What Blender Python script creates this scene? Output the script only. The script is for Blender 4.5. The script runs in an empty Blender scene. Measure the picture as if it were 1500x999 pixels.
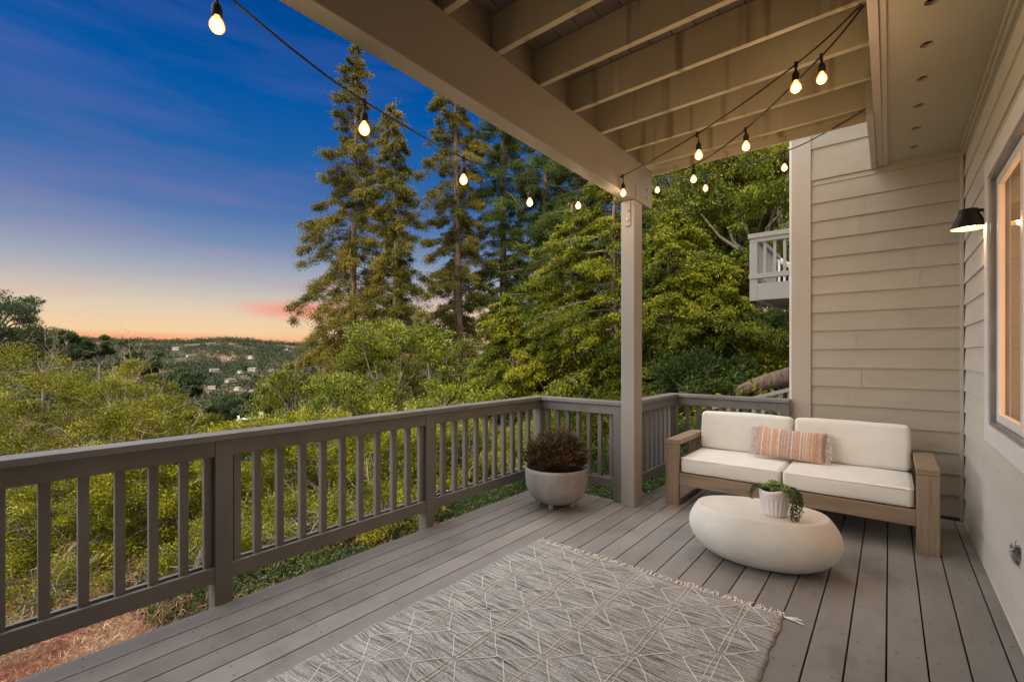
import bpy, bmesh, math, random
import numpy as np
from mathutils import Vector, Matrix, noise
R=math.radians
C=bpy.data.collections.new('scene'); bpy.context.scene.collection.children.link(C)
scn=bpy.context.scene
# ------------------------------------------------------------------ camera
TH=R(39.12); F=680.0; H=1.40
cam=bpy.data.cameras.new('camera'); camo=bpy.data.objects.new('camera',cam); C.objects.link(camo)
camo.location=(0,0,H); camo.rotation_euler=(R(90),0,TH)
cam.sensor_width=36; cam.lens=36*F/1500; cam.shift_y=21.5/1500; cam.clip_start=.02; cam.clip_end=20000
scn.camera=camo
cT,sT=math.cos(TH),math.sin(TH)
def at(u,v,d):
    r=(u-750)/F; return Vector(((r*cT-sT)*d,(r*sT+cT)*d,H+(521-v)/F*d))
# ------------------------------------------------------------------ object helpers
def tag(o,label=None,cat=None,group=None,kind=None):
    if label: o['label']=label
    if cat: o['category']=cat
    if group: o['group']=group
    if kind: o['kind']=kind
    return o
def empty(name,loc=(0,0,0),label=None,cat=None,group=None,rz=0):
    o=bpy.data.objects.new(name,None); o.empty_display_size=.1; C.objects.link(o)
    o.location=loc; o.rotation_euler=(0,0,rz)
    return tag(o,label,cat,group)
def link(name,me,mat,parent=None,bevel=0,smooth=False):
    o=bpy.data.objects.new(name,me); C.objects.link(o)
    if mat:
        for m in (mat if isinstance(mat,(list,tuple)) else [mat]): me.materials.append(m)
    if parent:
        o.parent=parent
        o.matrix_parent_inverse=Matrix.Identity(4)
    if smooth:
        me.polygons.foreach_set('use_smooth',[True]*len(me.polygons))
    if bevel:
        b=o.modifiers.new('bevel','BEVEL'); b.width=bevel; b.segments=2; b.limit_method='ANGLE'
    return o
class MB:
    """collects verts and faces for one mesh"""
    def __init__(s): s.v=[]; s.f=[]; s.m=[]
    def box(s,x0,x1,y0,y1,z0,z1,M=None,mi=0):
        n=len(s.v)
        P=[(x0,y0,z0),(x1,y0,z0),(x1,y1,z0),(x0,y1,z0),(x0,y0,z1),(x1,y0,z1),(x1,y1,z1),(x0,y1,z1)]
        if M is not None: P=[tuple(M@Vector(p)) for p in P]
        s.v+=P
        for f in ((0,3,2,1),(4,5,6,7),(0,1,5,4),(1,2,6,5),(2,3,7,6),(3,0,4,7)):
            s.f.append(tuple(n+i for i in f)); s.m.append(mi)
        return s
    def quad(s,a,b,c,d,mi=0):
        n=len(s.v); s.v+=[tuple(a),tuple(b),tuple(c),tuple(d)]; s.f.append((n,n+1,n+2,n+3)); s.m.append(mi); return s
    def tube(s,pts,rad,n=6,caps=True,mi=0):
        pts=[Vector(p) for p in pts]; k=len(pts)
        if not hasattr(rad,'__len__'): rad=[rad]*k
        base=len(s.v); up=Vector((0.13,0.21,1)).normalized()
        prev=None
        for i,p in enumerate(pts):
            t=(pts[min(i+1,k-1)]-pts[max(i-1,0)])
            if t.length<1e-9: t=Vector((0,0,1))
            t.normalize()
            a=(prev-t*prev.dot(t)) if prev is not None else t.cross(up)
            if a.length<1e-4: a=t.cross(Vector((1,0,0)))
            a.normalize(); prev=a; b=t.cross(a)
            for j in range(n):
                q=2*math.pi*j/n
                s.v.append(tuple(p+(a*math.cos(q)+b*math.sin(q))*rad[i]))
        for i in range(k-1):
            for j in range(n):
                j2=(j+1)%n
                s.f.append((base+i*n+j,base+i*n+j2,base+(i+1)*n+j2,base+(i+1)*n+j)); s.m.append(mi)
        if caps:
            s.f.append(tuple(base+j for j in reversed(range(n)))); s.m.append(mi)
            s.f.append(tuple(base+(k-1)*n+j for j in range(n))); s.m.append(mi)
        return s
    def lathe(s,prof,n=32,c=(0,0,0),fn=None,mi=0):
        base=len(s.v); k=len(prof)
        for i,(r,z) in enumerate(prof):
            for j in range(n):
                q=2*math.pi*j/n; rr=r*(fn(q,i) if fn else 1)
                s.v.append((c[0]+rr*math.cos(q),c[1]+rr*math.sin(q),c[2]+z))
        for i in range(k-1):
            for j in range(n):
                j2=(j+1)%n
                s.f.append((base+i*n+j,base+i*n+j2,base+(i+1)*n+j2,base+(i+1)*n+j)); s.m.append(mi)
        return s
    def mesh(s,name='mesh'):
        me=bpy.data.meshes.new(name); me.from_pydata(s.v,[],s.f)
        if any(s.m): me.polygons.foreach_set('material_index',s.m)
        me.update(); return me
    def build(s,name,mat,parent=None,bevel=0,smooth=False):
        return link(name,s.mesh(name),mat,parent,bevel,smooth)
def quads_mesh(name,V,mats_idx=None):
    """V: (N,4,3) separate quads"""
    N=len(V); me=bpy.data.meshes.new(name)
    me.vertices.add(N*4); me.vertices.foreach_set('co',np.ascontiguousarray(V,dtype=np.float32).reshape(-1))
    me.loops.add(N*4); me.loops.foreach_set('vertex_index',np.arange(N*4,dtype=np.int32))
    me.polygons.add(N); me.polygons.foreach_set('loop_start',np.arange(0,N*4,4,dtype=np.int32))
    me.polygons.foreach_set('loop_total',np.full(N,4,dtype=np.int32))
    me.update(calc_edges=True); return me
def norm(a): return a/np.maximum(np.linalg.norm(a,axis=1,keepdims=True),1e-9)
def leaves(c,dirs,L,W,rng,tilt=.6):
    """diamond leaves at c along dirs; L,W arrays or scalars"""
    N=len(c); d=norm(dirs+rng.normal(0,tilt,(N,3))); 
    w=norm(np.cross(d,rng.normal(0,1,(N,3))+np.array([0,0,1.2])))
    L=(np.ones(N)*L*rng.uniform(.6,1.3,N))[:,None]; W=(np.ones(N)*W*rng.uniform(.7,1.25,N))[:,None]
    return np.stack([c-d*L*.5,c+w*W*.5+d*L*.05,c+d*L*.5,c-w*W*.5+d*L*.05],axis=1)
# ------------------------------------------------------------------ materials
def mat(name): 
    m=bpy.data.materials.new(name); m.use_nodes=True; nt=m.node_tree; b=nt.nodes['Principled BSDF']; return m,nt,b
def N(nt,t,**k):
    n=nt.nodes.new(t)
    for a,v in k.items():
        if a in n.inputs: n.inputs[a].default_value=v
        else: setattr(n,a,v)
    return n
def ramp(nt,fac,stops,interp='LINEAR'):
    r=nt.nodes.new('ShaderNodeValToRGB'); r.color_ramp.interpolation=interp
    e=r.color_ramp.elements
    e[0].position=stops[0][0]; e[0].color=(*stops[0][1],1)
    e[1].position=stops[1][0]; e[1].color=(*stops[1][1],1)
    for p,c in stops[2:]:
        x=e.new(p); x.color=(*c,1)
    nt.links.new(fac,r.inputs[0]); return r
def coords(nt,scale=(1,1,1),kind='Object'):
    tc=nt.nodes.new('ShaderNodeTexCoord'); mp=nt.nodes.new('ShaderNodeMapping'); mp.inputs['Scale'].default_value=scale
    nt.links.new(tc.outputs[kind],mp.inputs[0]); return mp.outputs[0]
def noisy(name,c1,c2,scale=3,rough=.6,bump=.1,bscale=60,stretch=(1,1,1),detail=4,island=0,spec=.4,metal=0,bdist=.002):
    m,nt,b=mat(name); L=nt.links.new
    v=coords(nt,stretch)
    n=N(nt,'ShaderNodeTexNoise',Scale=scale,Detail=detail,Roughness=.6); L(v,n.inputs['Vector'])
    r=ramp(nt,n.outputs['Fac'],[(.3,c1),(.7,c2)])
    col=r.outputs[0]
    if island:
        g=nt.nodes.new('ShaderNodeNewGeometry'); mr=N(nt,'ShaderNodeMapRange'); mr.inputs[3].default_value=1-island; mr.inputs[4].default_value=1+island
        L(g.outputs['Random Per Island'],mr.inputs[0])
        mx=N(nt,'ShaderNodeVectorMath',operation='SCALE'); L(col,mx.inputs[0]); L(mr.outputs[0],mx.inputs['Scale']); col=mx.outputs[0]
    L(col,b.inputs['Base Color'])
    b.inputs['Roughness'].default_value=rough; b.inputs['Metallic'].default_value=metal
    b.inputs['Specular IOR Level'].default_value=spec
    if bump:
        n2=N(nt,'ShaderNodeTexNoise',Scale=bscale,Detail=3); L(v,n2.inputs['Vector'])
        bp=N(nt,'ShaderNodeBump',Strength=bump,Distance=bdist); L(n2.outputs['Fac'],bp.inputs['Height']); L(bp.outputs[0],b.inputs['Normal'])
    return m
def foliage(name,cols,rough=.5,trans=.3,clump=.5):
    """leaf colour varies leaf by leaf and patch by patch"""
    m,nt,b=mat(name); L=nt.links.new
    g=nt.nodes.new('ShaderNodeNewGeometry')
    n=N(nt,'ShaderNodeTexNoise',Scale=clump,Detail=3); L(coords(nt),n.inputs['Vector'])
    mr=N(nt,'ShaderNodeMapRange'); mr.inputs[1].default_value=.3; mr.inputs[2].default_value=.7; L(n.outputs['Fac'],mr.inputs[0])
    mx=N(nt,'ShaderNodeMath',operation='MULTIPLY_ADD'); L(g.outputs['Random Per Island'],mx.inputs[0]); mx.inputs[1].default_value=.5
    m2=N(nt,'ShaderNodeMath',operation='MULTIPLY'); L(mr.outputs[0],m2.inputs[0]); m2.inputs[1].default_value=.5; L(m2.outputs[0],mx.inputs[2])
    k=len(cols); r=ramp(nt,mx.outputs[0],[(i/(k-1),c) for i,c in enumerate(cols)])
    L(r.outputs[0],b.inputs['Base Color']); b.inputs['Roughness'].default_value=rough; b.inputs['Specular IOR Level'].default_value=.14
    t=nt.nodes.new('ShaderNodeBsdfTranslucent'); L(r.outputs[0],t.inputs[0])
    ms=nt.nodes.new('ShaderNodeMixShader'); ms.inputs[0].default_value=trans
    L(b.outputs[0],ms.inputs[1]); L(t.outputs[0],ms.inputs[2]); L(ms.outputs[0],nt.nodes['Material Output'].inputs[0])
    return m
M={}
M['rail']=noisy('rail_paint',(.128,.119,.107),(.178,.168,.152),4,.55,.25,25,(1,1,.25))
M['rail_cap']=noisy('rail_cap_paint',(.15,.138,.128),(.21,.196,.186),3,.45,.2,30)
M['post']=noisy('post_paint',(.275,.252,.222),(.325,.30,.268),3,.6,.3,25,(1,1,.3))
M['beam']=noisy('beam_paint',(.225,.205,.17),(.275,.255,.215),1.6,.6,.35,9,(1,.4,1))
M['sofawood']=noisy('weathered_teak',(.21,.145,.095),(.33,.245,.17),6,.6,.4,40,(.35,3,3),detail=8)
M['sofawood_v']=noisy('weathered_teak_upright',(.21,.145,.095),(.33,.245,.17),6,.6,.4,40,(5,5,.4),detail=8)
M['metal']=noisy('galvanised_metal',(.28,.27,.25),(.4,.38,.35),8,.45,.1,60,metal=.6)
M['black']=noisy('black_metal',(.008,.008,.008),(.016,.015,.015),5,.4,.1,90)
M['rubber']=noisy('black_rubber',(.01,.01,.01),(.02,.02,.02),5,.6,.1,90)
M['white']=noisy('white_paint',(.68,.66,.64),(.78,.76,.74),3,.45,.1,50)
M['grey_frame']=noisy('grey_aluminium',(.2,.2,.2),(.28,.28,.27),5,.35,.05,50,metal=.4)
M['ground_soil']=None
def deck_mat():
    m,nt,b=mat('deck_paint'); L=nt.links.new
    v=coords(nt,(1,.22,1)); v2=coords(nt)
    n=N(nt,'ShaderNodeTexNoise',Scale=7,Detail=7,Roughness=.65); L(v,n.inputs['Vector'])
    r=ramp(nt,n.outputs['Fac'],[(.3,(.21,.193,.18)),(.72,(.268,.25,.236))])
    g=nt.nodes.new('ShaderNodeNewGeometry'); mr=N(nt,'ShaderNodeMapRange'); mr.inputs[3].default_value=.85; mr.inputs[4].default_value=1.13
    L(g.outputs['Random Per Island'],mr.inputs[0])
    # scuffs: worn darker blotches and small specks
    n2=N(nt,'ShaderNodeTexNoise',Scale=2.2,Detail=5,Roughness=.7); L(v2,n2.inputs['Vector'])
    r2=ramp(nt,n2.outputs['Fac'],[(.33,(.74,.72,.70)),(.48,(.97,.97,.97)),(.68,(1.06,1.06,1.07))])
    vo=N(nt,'ShaderNodeTexVoronoi',Scale=13); L(v2,vo.inputs['Vector'])
    r3=ramp(nt,vo.outputs['Distance'],[(.035,(.45,.42,.4)),(.075,(1,1,1))])
    a=N(nt,'ShaderNodeVectorMath',operation='SCALE'); L(r.outputs[0],a.inputs[0]); L(mr.outputs[0],a.inputs['Scale'])
    c=N(nt,'ShaderNodeVectorMath',operation='MULTIPLY'); L(a.outputs[0],c.inputs[0]); L(r2.outputs[0],c.inputs[1])
    d=N(nt,'ShaderNodeVectorMath',operation='MULTIPLY'); L(c.outputs[0],d.inputs[0]); L(r3.outputs[0],d.inputs[1])
    L(d.outputs[0],b.inputs['Base Color'])
    rr=N(nt,'ShaderNodeMapRange'); rr.inputs[3].default_value=.38; rr.inputs[4].default_value=.6; L(n2.outputs['Fac'],rr.inputs[0]); L(rr.outputs[0],b.inputs['Roughness'])
    b.inputs['Specular IOR Level'].default_value=.35
    bp=N(nt,'ShaderNodeBump',Strength=.3,Distance=.002); L(n.outputs['Fac'],bp.inputs['Height']); L(bp.outputs[0],b.inputs['Normal'])
    return m
M['deck']=deck_mat()
M['nail']=noisy('nail_heads',(.06,.045,.04),(.1,.08,.07),30,.6,0)
M['under']=noisy('shade_black',(.02,.018,.016),(.04,.035,.03),3,.8,.1)  # near-black colour stands in for the shade below and between boards
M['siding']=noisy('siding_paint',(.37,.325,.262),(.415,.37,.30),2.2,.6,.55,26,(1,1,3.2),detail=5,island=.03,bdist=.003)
M['siding_lit']=noisy('siding_paint_lit',(.55,.51,.45),(.60,.56,.50),2.2,.6,.35,26,(1,1,3.2),detail=5,island=.03,bdist=.003)  # copy of the siding paint, lightened to stand for light on the wall
M['trim']=noisy('trim_paint',(.42,.37,.31),(.47,.42,.355),3,.55,.35,22,(1,1,.3))
M['soffit']=noisy('soffit_paint',(.36,.33,.24),(.41,.375,.28),1.2,.7,.25,20)
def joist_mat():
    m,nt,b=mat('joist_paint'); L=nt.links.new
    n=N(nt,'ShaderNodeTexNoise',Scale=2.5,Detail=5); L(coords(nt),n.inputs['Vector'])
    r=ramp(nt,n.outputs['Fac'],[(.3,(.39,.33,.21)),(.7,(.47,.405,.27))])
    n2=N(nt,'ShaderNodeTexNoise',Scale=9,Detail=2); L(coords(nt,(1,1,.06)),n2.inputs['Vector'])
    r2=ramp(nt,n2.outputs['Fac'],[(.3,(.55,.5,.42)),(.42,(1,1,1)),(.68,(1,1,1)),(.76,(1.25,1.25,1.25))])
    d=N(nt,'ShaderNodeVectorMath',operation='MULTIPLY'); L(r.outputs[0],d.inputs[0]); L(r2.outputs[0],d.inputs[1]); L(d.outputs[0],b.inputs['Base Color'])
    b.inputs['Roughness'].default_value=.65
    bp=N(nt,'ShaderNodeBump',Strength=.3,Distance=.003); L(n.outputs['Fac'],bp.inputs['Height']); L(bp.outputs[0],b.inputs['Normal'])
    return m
M['joist']=joist_mat()
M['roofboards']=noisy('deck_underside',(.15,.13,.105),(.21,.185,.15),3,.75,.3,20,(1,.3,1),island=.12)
def fabric(name,c1,c2,scale=350,rough=.9,bump=.55):
    m,nt,b=mat(name); L=nt.links.new
    v=coords(nt)
    n=N(nt,'ShaderNodeTexNoise',Scale=9,Detail=5,Roughness=.7); L(v,n.inputs['Vector'])
    r=ramp(nt,n.outputs['Fac'],[(.3,c1),(.7,c2)]); L(r.outputs[0],b.inputs['Base Color'])
    w=N(nt,'ShaderNodeTexNoise',Scale=scale,Detail=1); L(v,w.inputs['Vector'])
    w2=N(nt,'ShaderNodeTexNoise',Scale=5,Detail=3); L(v,w2.inputs['Vector'])
    ad=N(nt,'ShaderNodeMath',operation='MULTIPLY_ADD'); L(w2.outputs['Fac'],ad.inputs[0]); ad.inputs[1].default_value=5; L(w.outputs['Fac'],ad.inputs[2])
    bp=N(nt,'ShaderNodeBump',Strength=bump,Distance=.004); L(ad.outputs[0],bp.inputs['Height']); L(bp.outputs[0],b.inputs['Normal'])
    b.inputs['Roughness'].default_value=rough; b.inputs['Specular IOR Level'].default_value=.15
    b.inputs['Sheen Weight'].default_value=.15
    return m
M['cushion']=fabric('white_outdoor_linen',(.74,.71,.655),(.79,.765,.715))
M['concrete']=noisy('pale_cast_concrete',(.60,.575,.52),(.72,.695,.64),3.5,.55,.6,30,detail=10,bdist=.004)
M['bowl']=noisy('aged_white_bowl',(.20,.175,.155),(.40,.37,.345),5,.7,.5,30,(1,1,.5),detail=8)
M['planter']=noisy('white_ceramic',(.68,.63,.60),(.76,.71,.68),9,.5,.15,60)
M['soil']=noisy('potting_soil',(.02,.015,.012),(.05,.035,.025),30,.9,.8,60,bdist=.01)
def stripes():
    m,nt,b=mat('striped_weave'); L=nt.links.new
    tc=coords(nt,(1,1,1)); sp=N(nt,'ShaderNodeSeparateXYZ'); L(tc,sp.inputs[0])
    mr=N(nt,'ShaderNodeMapRange'); mr.inputs[1].default_value=-.3; mr.inputs[2].default_value=.3; L(sp.outputs[0],mr.inputs[0])
    O=(.60,.36,.23); P=(.46,.33,.29); W=(.68,.60,.54); S=(.61,.46,.38); Y=(.63,.44,.29)
    seq=[(0,P),(.03,W),(.05,P),(.08,O),(.10,P),(.125,W),(.14,O),(.20,S),(.22,O),(.245,W),(.26,S),(.28,O),(.33,Y),(.35,W),(.37,P),(.395,S),(.41,P),(.43,S),(.445,P),(.47,S),(.49,P),(.52,W),(.54,P),(.555,S),(.57,O),(.63,W)]
    seq2=[(.0,O),(.06,S),(.09,W),(.12,P),(.16,W),(.2,Y),(.3,O),(.36,S),(.42,O),(.5,P),(.56,O),(.64,S),(.72,P),(.85,P)]
    r=ramp(nt,mr.outputs[0],seq,'CONSTANT')
    mr2=N(nt,'ShaderNodeMapRange'); mr2.inputs[1].default_value=.65; mr2.inputs[2].default_value=1; L(mr.outputs[0],mr2.inputs[0])
    r2=ramp(nt,mr2.outputs[0],seq2,'CONSTANT')
    gt=N(nt,'ShaderNodeMath',operation='GREATER_THAN'); L(mr.outputs[0],gt.inputs[0]); gt.inputs[1].default_value=.65
    mx=nt.nodes.new('ShaderNodeMix'); mx.data_type='RGBA'; L(gt.outputs[0],mx.inputs['Factor']); L(r.outputs[0],mx.inputs['A']); L(r2.outputs[0],mx.inputs['B'])
    n=N(nt,'ShaderNodeTexNoise',Scale=120,Detail=2); L(coords(nt,(2.5,.3,.3)),n.inputs['Vector'])
    rr=ramp(nt,n.outputs['Fac'],[(.3,(.7,.7,.7)),(.7,(1.2,1.2,1.2))])
    d=N(nt,'ShaderNodeVectorMath',operation='MULTIPLY'); L(mx.outputs['Result'],d.inputs[0]); L(rr.outputs[0],d.inputs[1]); L(d.outputs[0],b.inputs['Base Color'])
    bp=N(nt,'ShaderNodeBump',Strength=.5,Distance=.003); L(n.outputs['Fac'],bp.inputs['Height']); L(bp.outputs[0],b.inputs['Normal'])
    b.inputs['Roughness'].default_value=.9; b.inputs['Specular IOR Level'].default_value=.1
    return m
M['stripes']=stripes()
M['fringe']=noisy('cream_yarn',(.55,.47,.4),(.68,.6,.53),20,.9,.1)
def rug_mat():
    m,nt,b=mat('heathered_rug_weave'); L=nt.links.new
    v=coords(nt,(1,1,1))
    nw=N(nt,'ShaderNodeTexNoise',Scale=3.5,Detail=2); L(v,nw.inputs['Vector'])
    sub=N(nt,'ShaderNodeVectorMath',operation='MULTIPLY_ADD'); L(nw.outputs['Color'],sub.inputs[0]); sub.inputs[1].default_value=(0,.09,0); L(v,sub.inputs[2])
    mp=N(nt,'ShaderNodeMapping'); mp.inputs['Scale'].default_value=(1.7,34,1); L(sub.outputs[0],mp.inputs[0])
    n=N(nt,'ShaderNodeTexNoise',Scale=2.2,Detail=7,Roughness=.72); L(mp.outputs[0],n.inputs['Vector'])
    r=ramp(nt,n.outputs['Fac'],[(.34,(.085,.078,.065)),(.43,(.32,.31,.29)),(.54,(.60,.59,.58)),(.68,(.86,.86,.87))])
    # coarse woven rows
    br=N(nt,'ShaderNodeTexBrick'); br.inputs['Scale'].default_value=1; br.inputs['Brick Width'].default_value=.012; br.inputs['Row Height'].default_value=.006; br.inputs['Mortar Size'].default_value=.0012; br.inputs['Mortar Smooth'].default_value=1
    br.inputs['Color1'].default_value=(1,1,1,1); br.inputs['Color2'].default_value=(.72,.72,.72,1); br.inputs['Mortar'].default_value=(.45,.43,.41,1); L(v,br.inputs['Vector'])
    d=N(nt,'ShaderNodeVectorMath',operation='MULTIPLY'); L(r.outputs[0],d.inputs[0]); L(br.outputs['Color'],d.inputs[1])
    n3=N(nt,'ShaderNodeTexNoise',Scale=260,Detail=1); L(v,n3.inputs['Vector']); r3=ramp(nt,n3.outputs['Fac'],[(.3,(.6,.6,.6)),(.7,(1.45,1.45,1.45))])
    d2=N(nt,'ShaderNodeVectorMath',operation='MULTIPLY'); L(d.outputs[0],d2.inputs[0]); L(r3.outputs[0],d2.inputs[1]); L(d2.outputs[0],b.inputs['Base Color'])
    bp=N(nt,'ShaderNodeBump',Strength=.8,Distance=.004); L(br.outputs['Fac'],bp.inputs['Height']); bp.invert=True
    bp2=N(nt,'ShaderNodeBump',Strength=.25,Distance=.003); L(n.outputs['Fac'],bp2.inputs['Height']); L(bp.outputs[0],bp2.inputs['Normal']); L(bp2.outputs[0],b.inputs['Normal'])
    b.inputs['Roughness'].default_value=.95; b.inputs['Specular IOR Level'].default_value=.1
    return m
M['rug']=rug_mat()
M['rugline']=noisy('cream_stitching',(.66,.63,.58),(.82,.79,.74),40,.95,.6,200)
def emit(name,col,st):
    m=bpy.data.materials.new(name); m.use_nodes=True; nt=m.node_tree; nt.nodes.remove(nt.nodes['Principled BSDF'])
    e=nt.nodes.new('ShaderNodeEmission'); e.inputs[0].default_value=(*col,1); e.inputs[1].default_value=st
    nt.links.new(e.outputs[0],nt.nodes['Material Output'].inputs[0]); return m
M['filament']=emit('filament_glow',(1,.62,.25),90)
def bulbglass():
    m,nt,b=mat('lit_bulb_glass'); L=nt.links.new
    b.inputs['Base Color'].default_value=(.35,.18,.06,1); b.inputs['Roughness'].default_value=.08
    lw=N(nt,'ShaderNodeLayerWeight',Blend=.35)
    r=ramp(nt,lw.outputs['Facing'],[(0,(1,.66,.30)),(.35,(1,.46,.13)),(1,(.85,.26,.04))])
    L(r.outputs[0],b.inputs['Emission Color'])
    mr=N(nt,'ShaderNodeMapRange'); mr.inputs[1].default_value=.05; mr.inputs[2].default_value=.6; mr.inputs[3].default_value=5; mr.inputs[4].default_value=.8; L(lw.outputs['Facing'],mr.inputs[0]); L(mr.outputs[0],b.inputs['Emission Strength'])
    return m
M['bulb']=bulbglass()
M['lampglow']=emit('lamp_bulb_glow',(1,.66,.3),14)
def glass():
    m,nt,b=mat('window_glass'); b.inputs['Base Color'].default_value=(1,1,1,1); b.inputs['Roughness'].default_value=.01
    L=nt.links.new
    t=nt.nodes.new('ShaderNodeBsdfTransparent'); gl=nt.nodes.new('ShaderNodeBsdfGlossy'); gl.inputs['Roughness'].default_value=.01
    fr=N(nt,'ShaderNodeFresnel',IOR=1.5); ms=nt.nodes.new('ShaderNodeMixShader')
    L(fr.outputs[0],ms.inputs[0]); L(t.outputs[0],ms.inputs[1]); L(gl.outputs[0],ms.inputs[2]); L(ms.outputs[0],nt.nodes['Material Output'].inputs[0]); return m
M['glass']=glass()
M['bark']=noisy('redwood_bark',(.10,.062,.04),(.26,.18,.13),5,.9,.9,12,(3,3,.35),bdist=.03)
M['bark_grey']=noisy('grey_bark',(.07,.058,.045),(.20,.17,.135),6,.9,.7,15,(3,3,.5),bdist=.02)
M['twig']=noisy('dry_twigs',(.17,.12,.07),(.36,.28,.18),8,.85,0,island=.3)
M['f_redwood']=foliage('redwood_sprays',[(0.014,0.022,0.005),(0.061,0.068,0.010),(0.189,0.150,0.018),(0.365,0.260,0.045)],clump=.35)
M['f_redwood_dark']=foliage('dark_redwood_sprays',[(0.013,0.029,0.010),(0.034,0.058,0.013),(0.085,0.117,0.018),(0.182,0.195,0.028)],clump=.35)
M['f_fir']=foliage('yellow_green_fronds',[(0.010,0.023,0.004),(0.052,0.078,0.007),(0.195,0.202,0.010),(0.416,0.370,0.020)],clump=.7)
M['f_laurel']=foliage('laurel_leaves',[(0.015,0.027,0.006),(0.068,0.090,0.011),(0.195,0.217,0.022),(0.510,0.480,0.088)],clump=.8)
M['f_olive']=foliage('olive_scrub_leaves',[(0.018,0.024,0.005),(0.075,0.081,0.009),(0.210,0.203,0.017),(0.450,0.383,0.050)],clump=.6)
M['f_bright']=foliage('yellow_scrub_leaves',[(0.020,0.028,0.006),(0.098,0.111,0.009),(0.280,0.270,0.015),(0.560,0.483,0.050)],clump=1.2)
M['f_dark']=foliage('dark_oak_leaves',[(0.018,0.034,0.010),(0.042,0.066,0.016),(0.084,0.120,0.025),(0.156,0.180,0.040)],clump=1)
M['f_pine']=foliage('pine_needles',[(.02,.035,.015),(.045,.07,.025),(.09,.12,.04)],clump=.6)
M['f_ivy']=foliage('ivy_leaves',[(.008,.018,.006),(.022,.042,.012),(.05,.08,.02),(.12,.155,.045)],clump=2)
M['f_far']=foliage('far_woods',[(.012,.02,.010),(.028,.04,.018),(.05,.062,.025),(.12,.085,.045)],clump=.02,trans=.1)
M['f_dry']=foliage('dry_brown_litter',[(.07,.032,.02),(.20,.08,.05),(.32,.15,.10),(.30,.23,.13),(.52,.43,.29)],clump=1.5,trans=.15)
M['f_pot']=foliage('russet_spiky_leaves',[(.022,.022,.010),(.07,.036,.018),(.13,.065,.03),(.05,.055,.02),(.10,.10,.035)],clump=9,trans=.15)
M['f_succ']=foliage('succulent_leaves',[(.06,.12,.04),(.16,.28,.08),(.34,.42,.14),(.55,.52,.30)],clump=30,trans=.2)
M['f_pearl']=foliage('trailing_dark_leaves',[(.03,.045,.02),(.08,.11,.045),(.16,.19,.09)],clump=30,trans=.1)
# ------------------------------------------------------------------ ground
def sstep(a,b,x): t=np.clip((x-a)/(b-a),0,1); return t*t*(3-2*t)
def vnoise(x,y,s,seed=0):
    x=np.asarray(x)/s+seed*17.3; y=np.asarray(y)/s+seed*9.1
    return (np.sin(x*1.7+np.sin(y*1.3)*1.4)+np.sin(y*2.1+np.sin(x*1.1+1)*1.7)+.5*np.sin(x*4.3+y*3.1)+.5*np.sin(y*5.7-x*3.7))/3
def ground_z(x,y):
    x=np.asarray(x,float); y=np.asarray(y,float)
    r=np.maximum(0,-x-2.9+np.maximum(0,-y-6)*.3); z=-1.35-.13*r-.004*r*r
    r2=np.hypot(x,y)
    far=np.maximum(0,r2-60)*.25
    z=np.minimum(z,0); z=np.maximum(z-far*(x<0)*0-0, -38)
    z=np.where(r2>60, np.maximum(z-(far)*sstep(-60,0,x)*.6,-38), z)
    z=z+sstep(-14,0,x)*np.clip(y-6,0,30)*.3*(1-sstep(60,200,r2))
    z=z+vnoise(x,y,2.5)*.06*sstep(2,12,r2)+vnoise(x,y,30,3)*1.0*sstep(30,90,r2)
    # far hills
    ang=np.arctan2(-x,y)
    ridge=31+9*np.exp(-((ang-R(71.5))/R(5))**2)+8*np.exp(-((ang-R(84))/R(6))**2)+2*np.sin(ang*41+2)
    z=z+sstep(450,1550,r2)**.9*(ridge+38)+vnoise(x,y,170,5)*10*sstep(450,900,r2)*(1-.6*sstep(1200,1550,r2))
    z=z-sstep(1500,2600,r2)*90
    return z
na,nr=420,190
an=np.linspace(0,2*math.pi,na,endpoint=False); rr=np.concatenate([[.01],np.geomspace(1.2,3400,nr-1)])
A,Rr=np.meshgrid(an,rr); X=Rr*np.cos(A); Y=Rr*np.sin(A); Z=ground_z(X,Y)
me=bpy.data.meshes.new('ground'); vs=np.stack([X,Y,Z],-1).reshape(-1,3)
fs=[(i*na+j,i*na+(j+1)%na,(i+1)*na+(j+1)%na,(i+1)*na+j) for i in range(nr-1) for j in range(na)]
me.from_pydata(vs.tolist(),[],fs); me.update()
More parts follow.
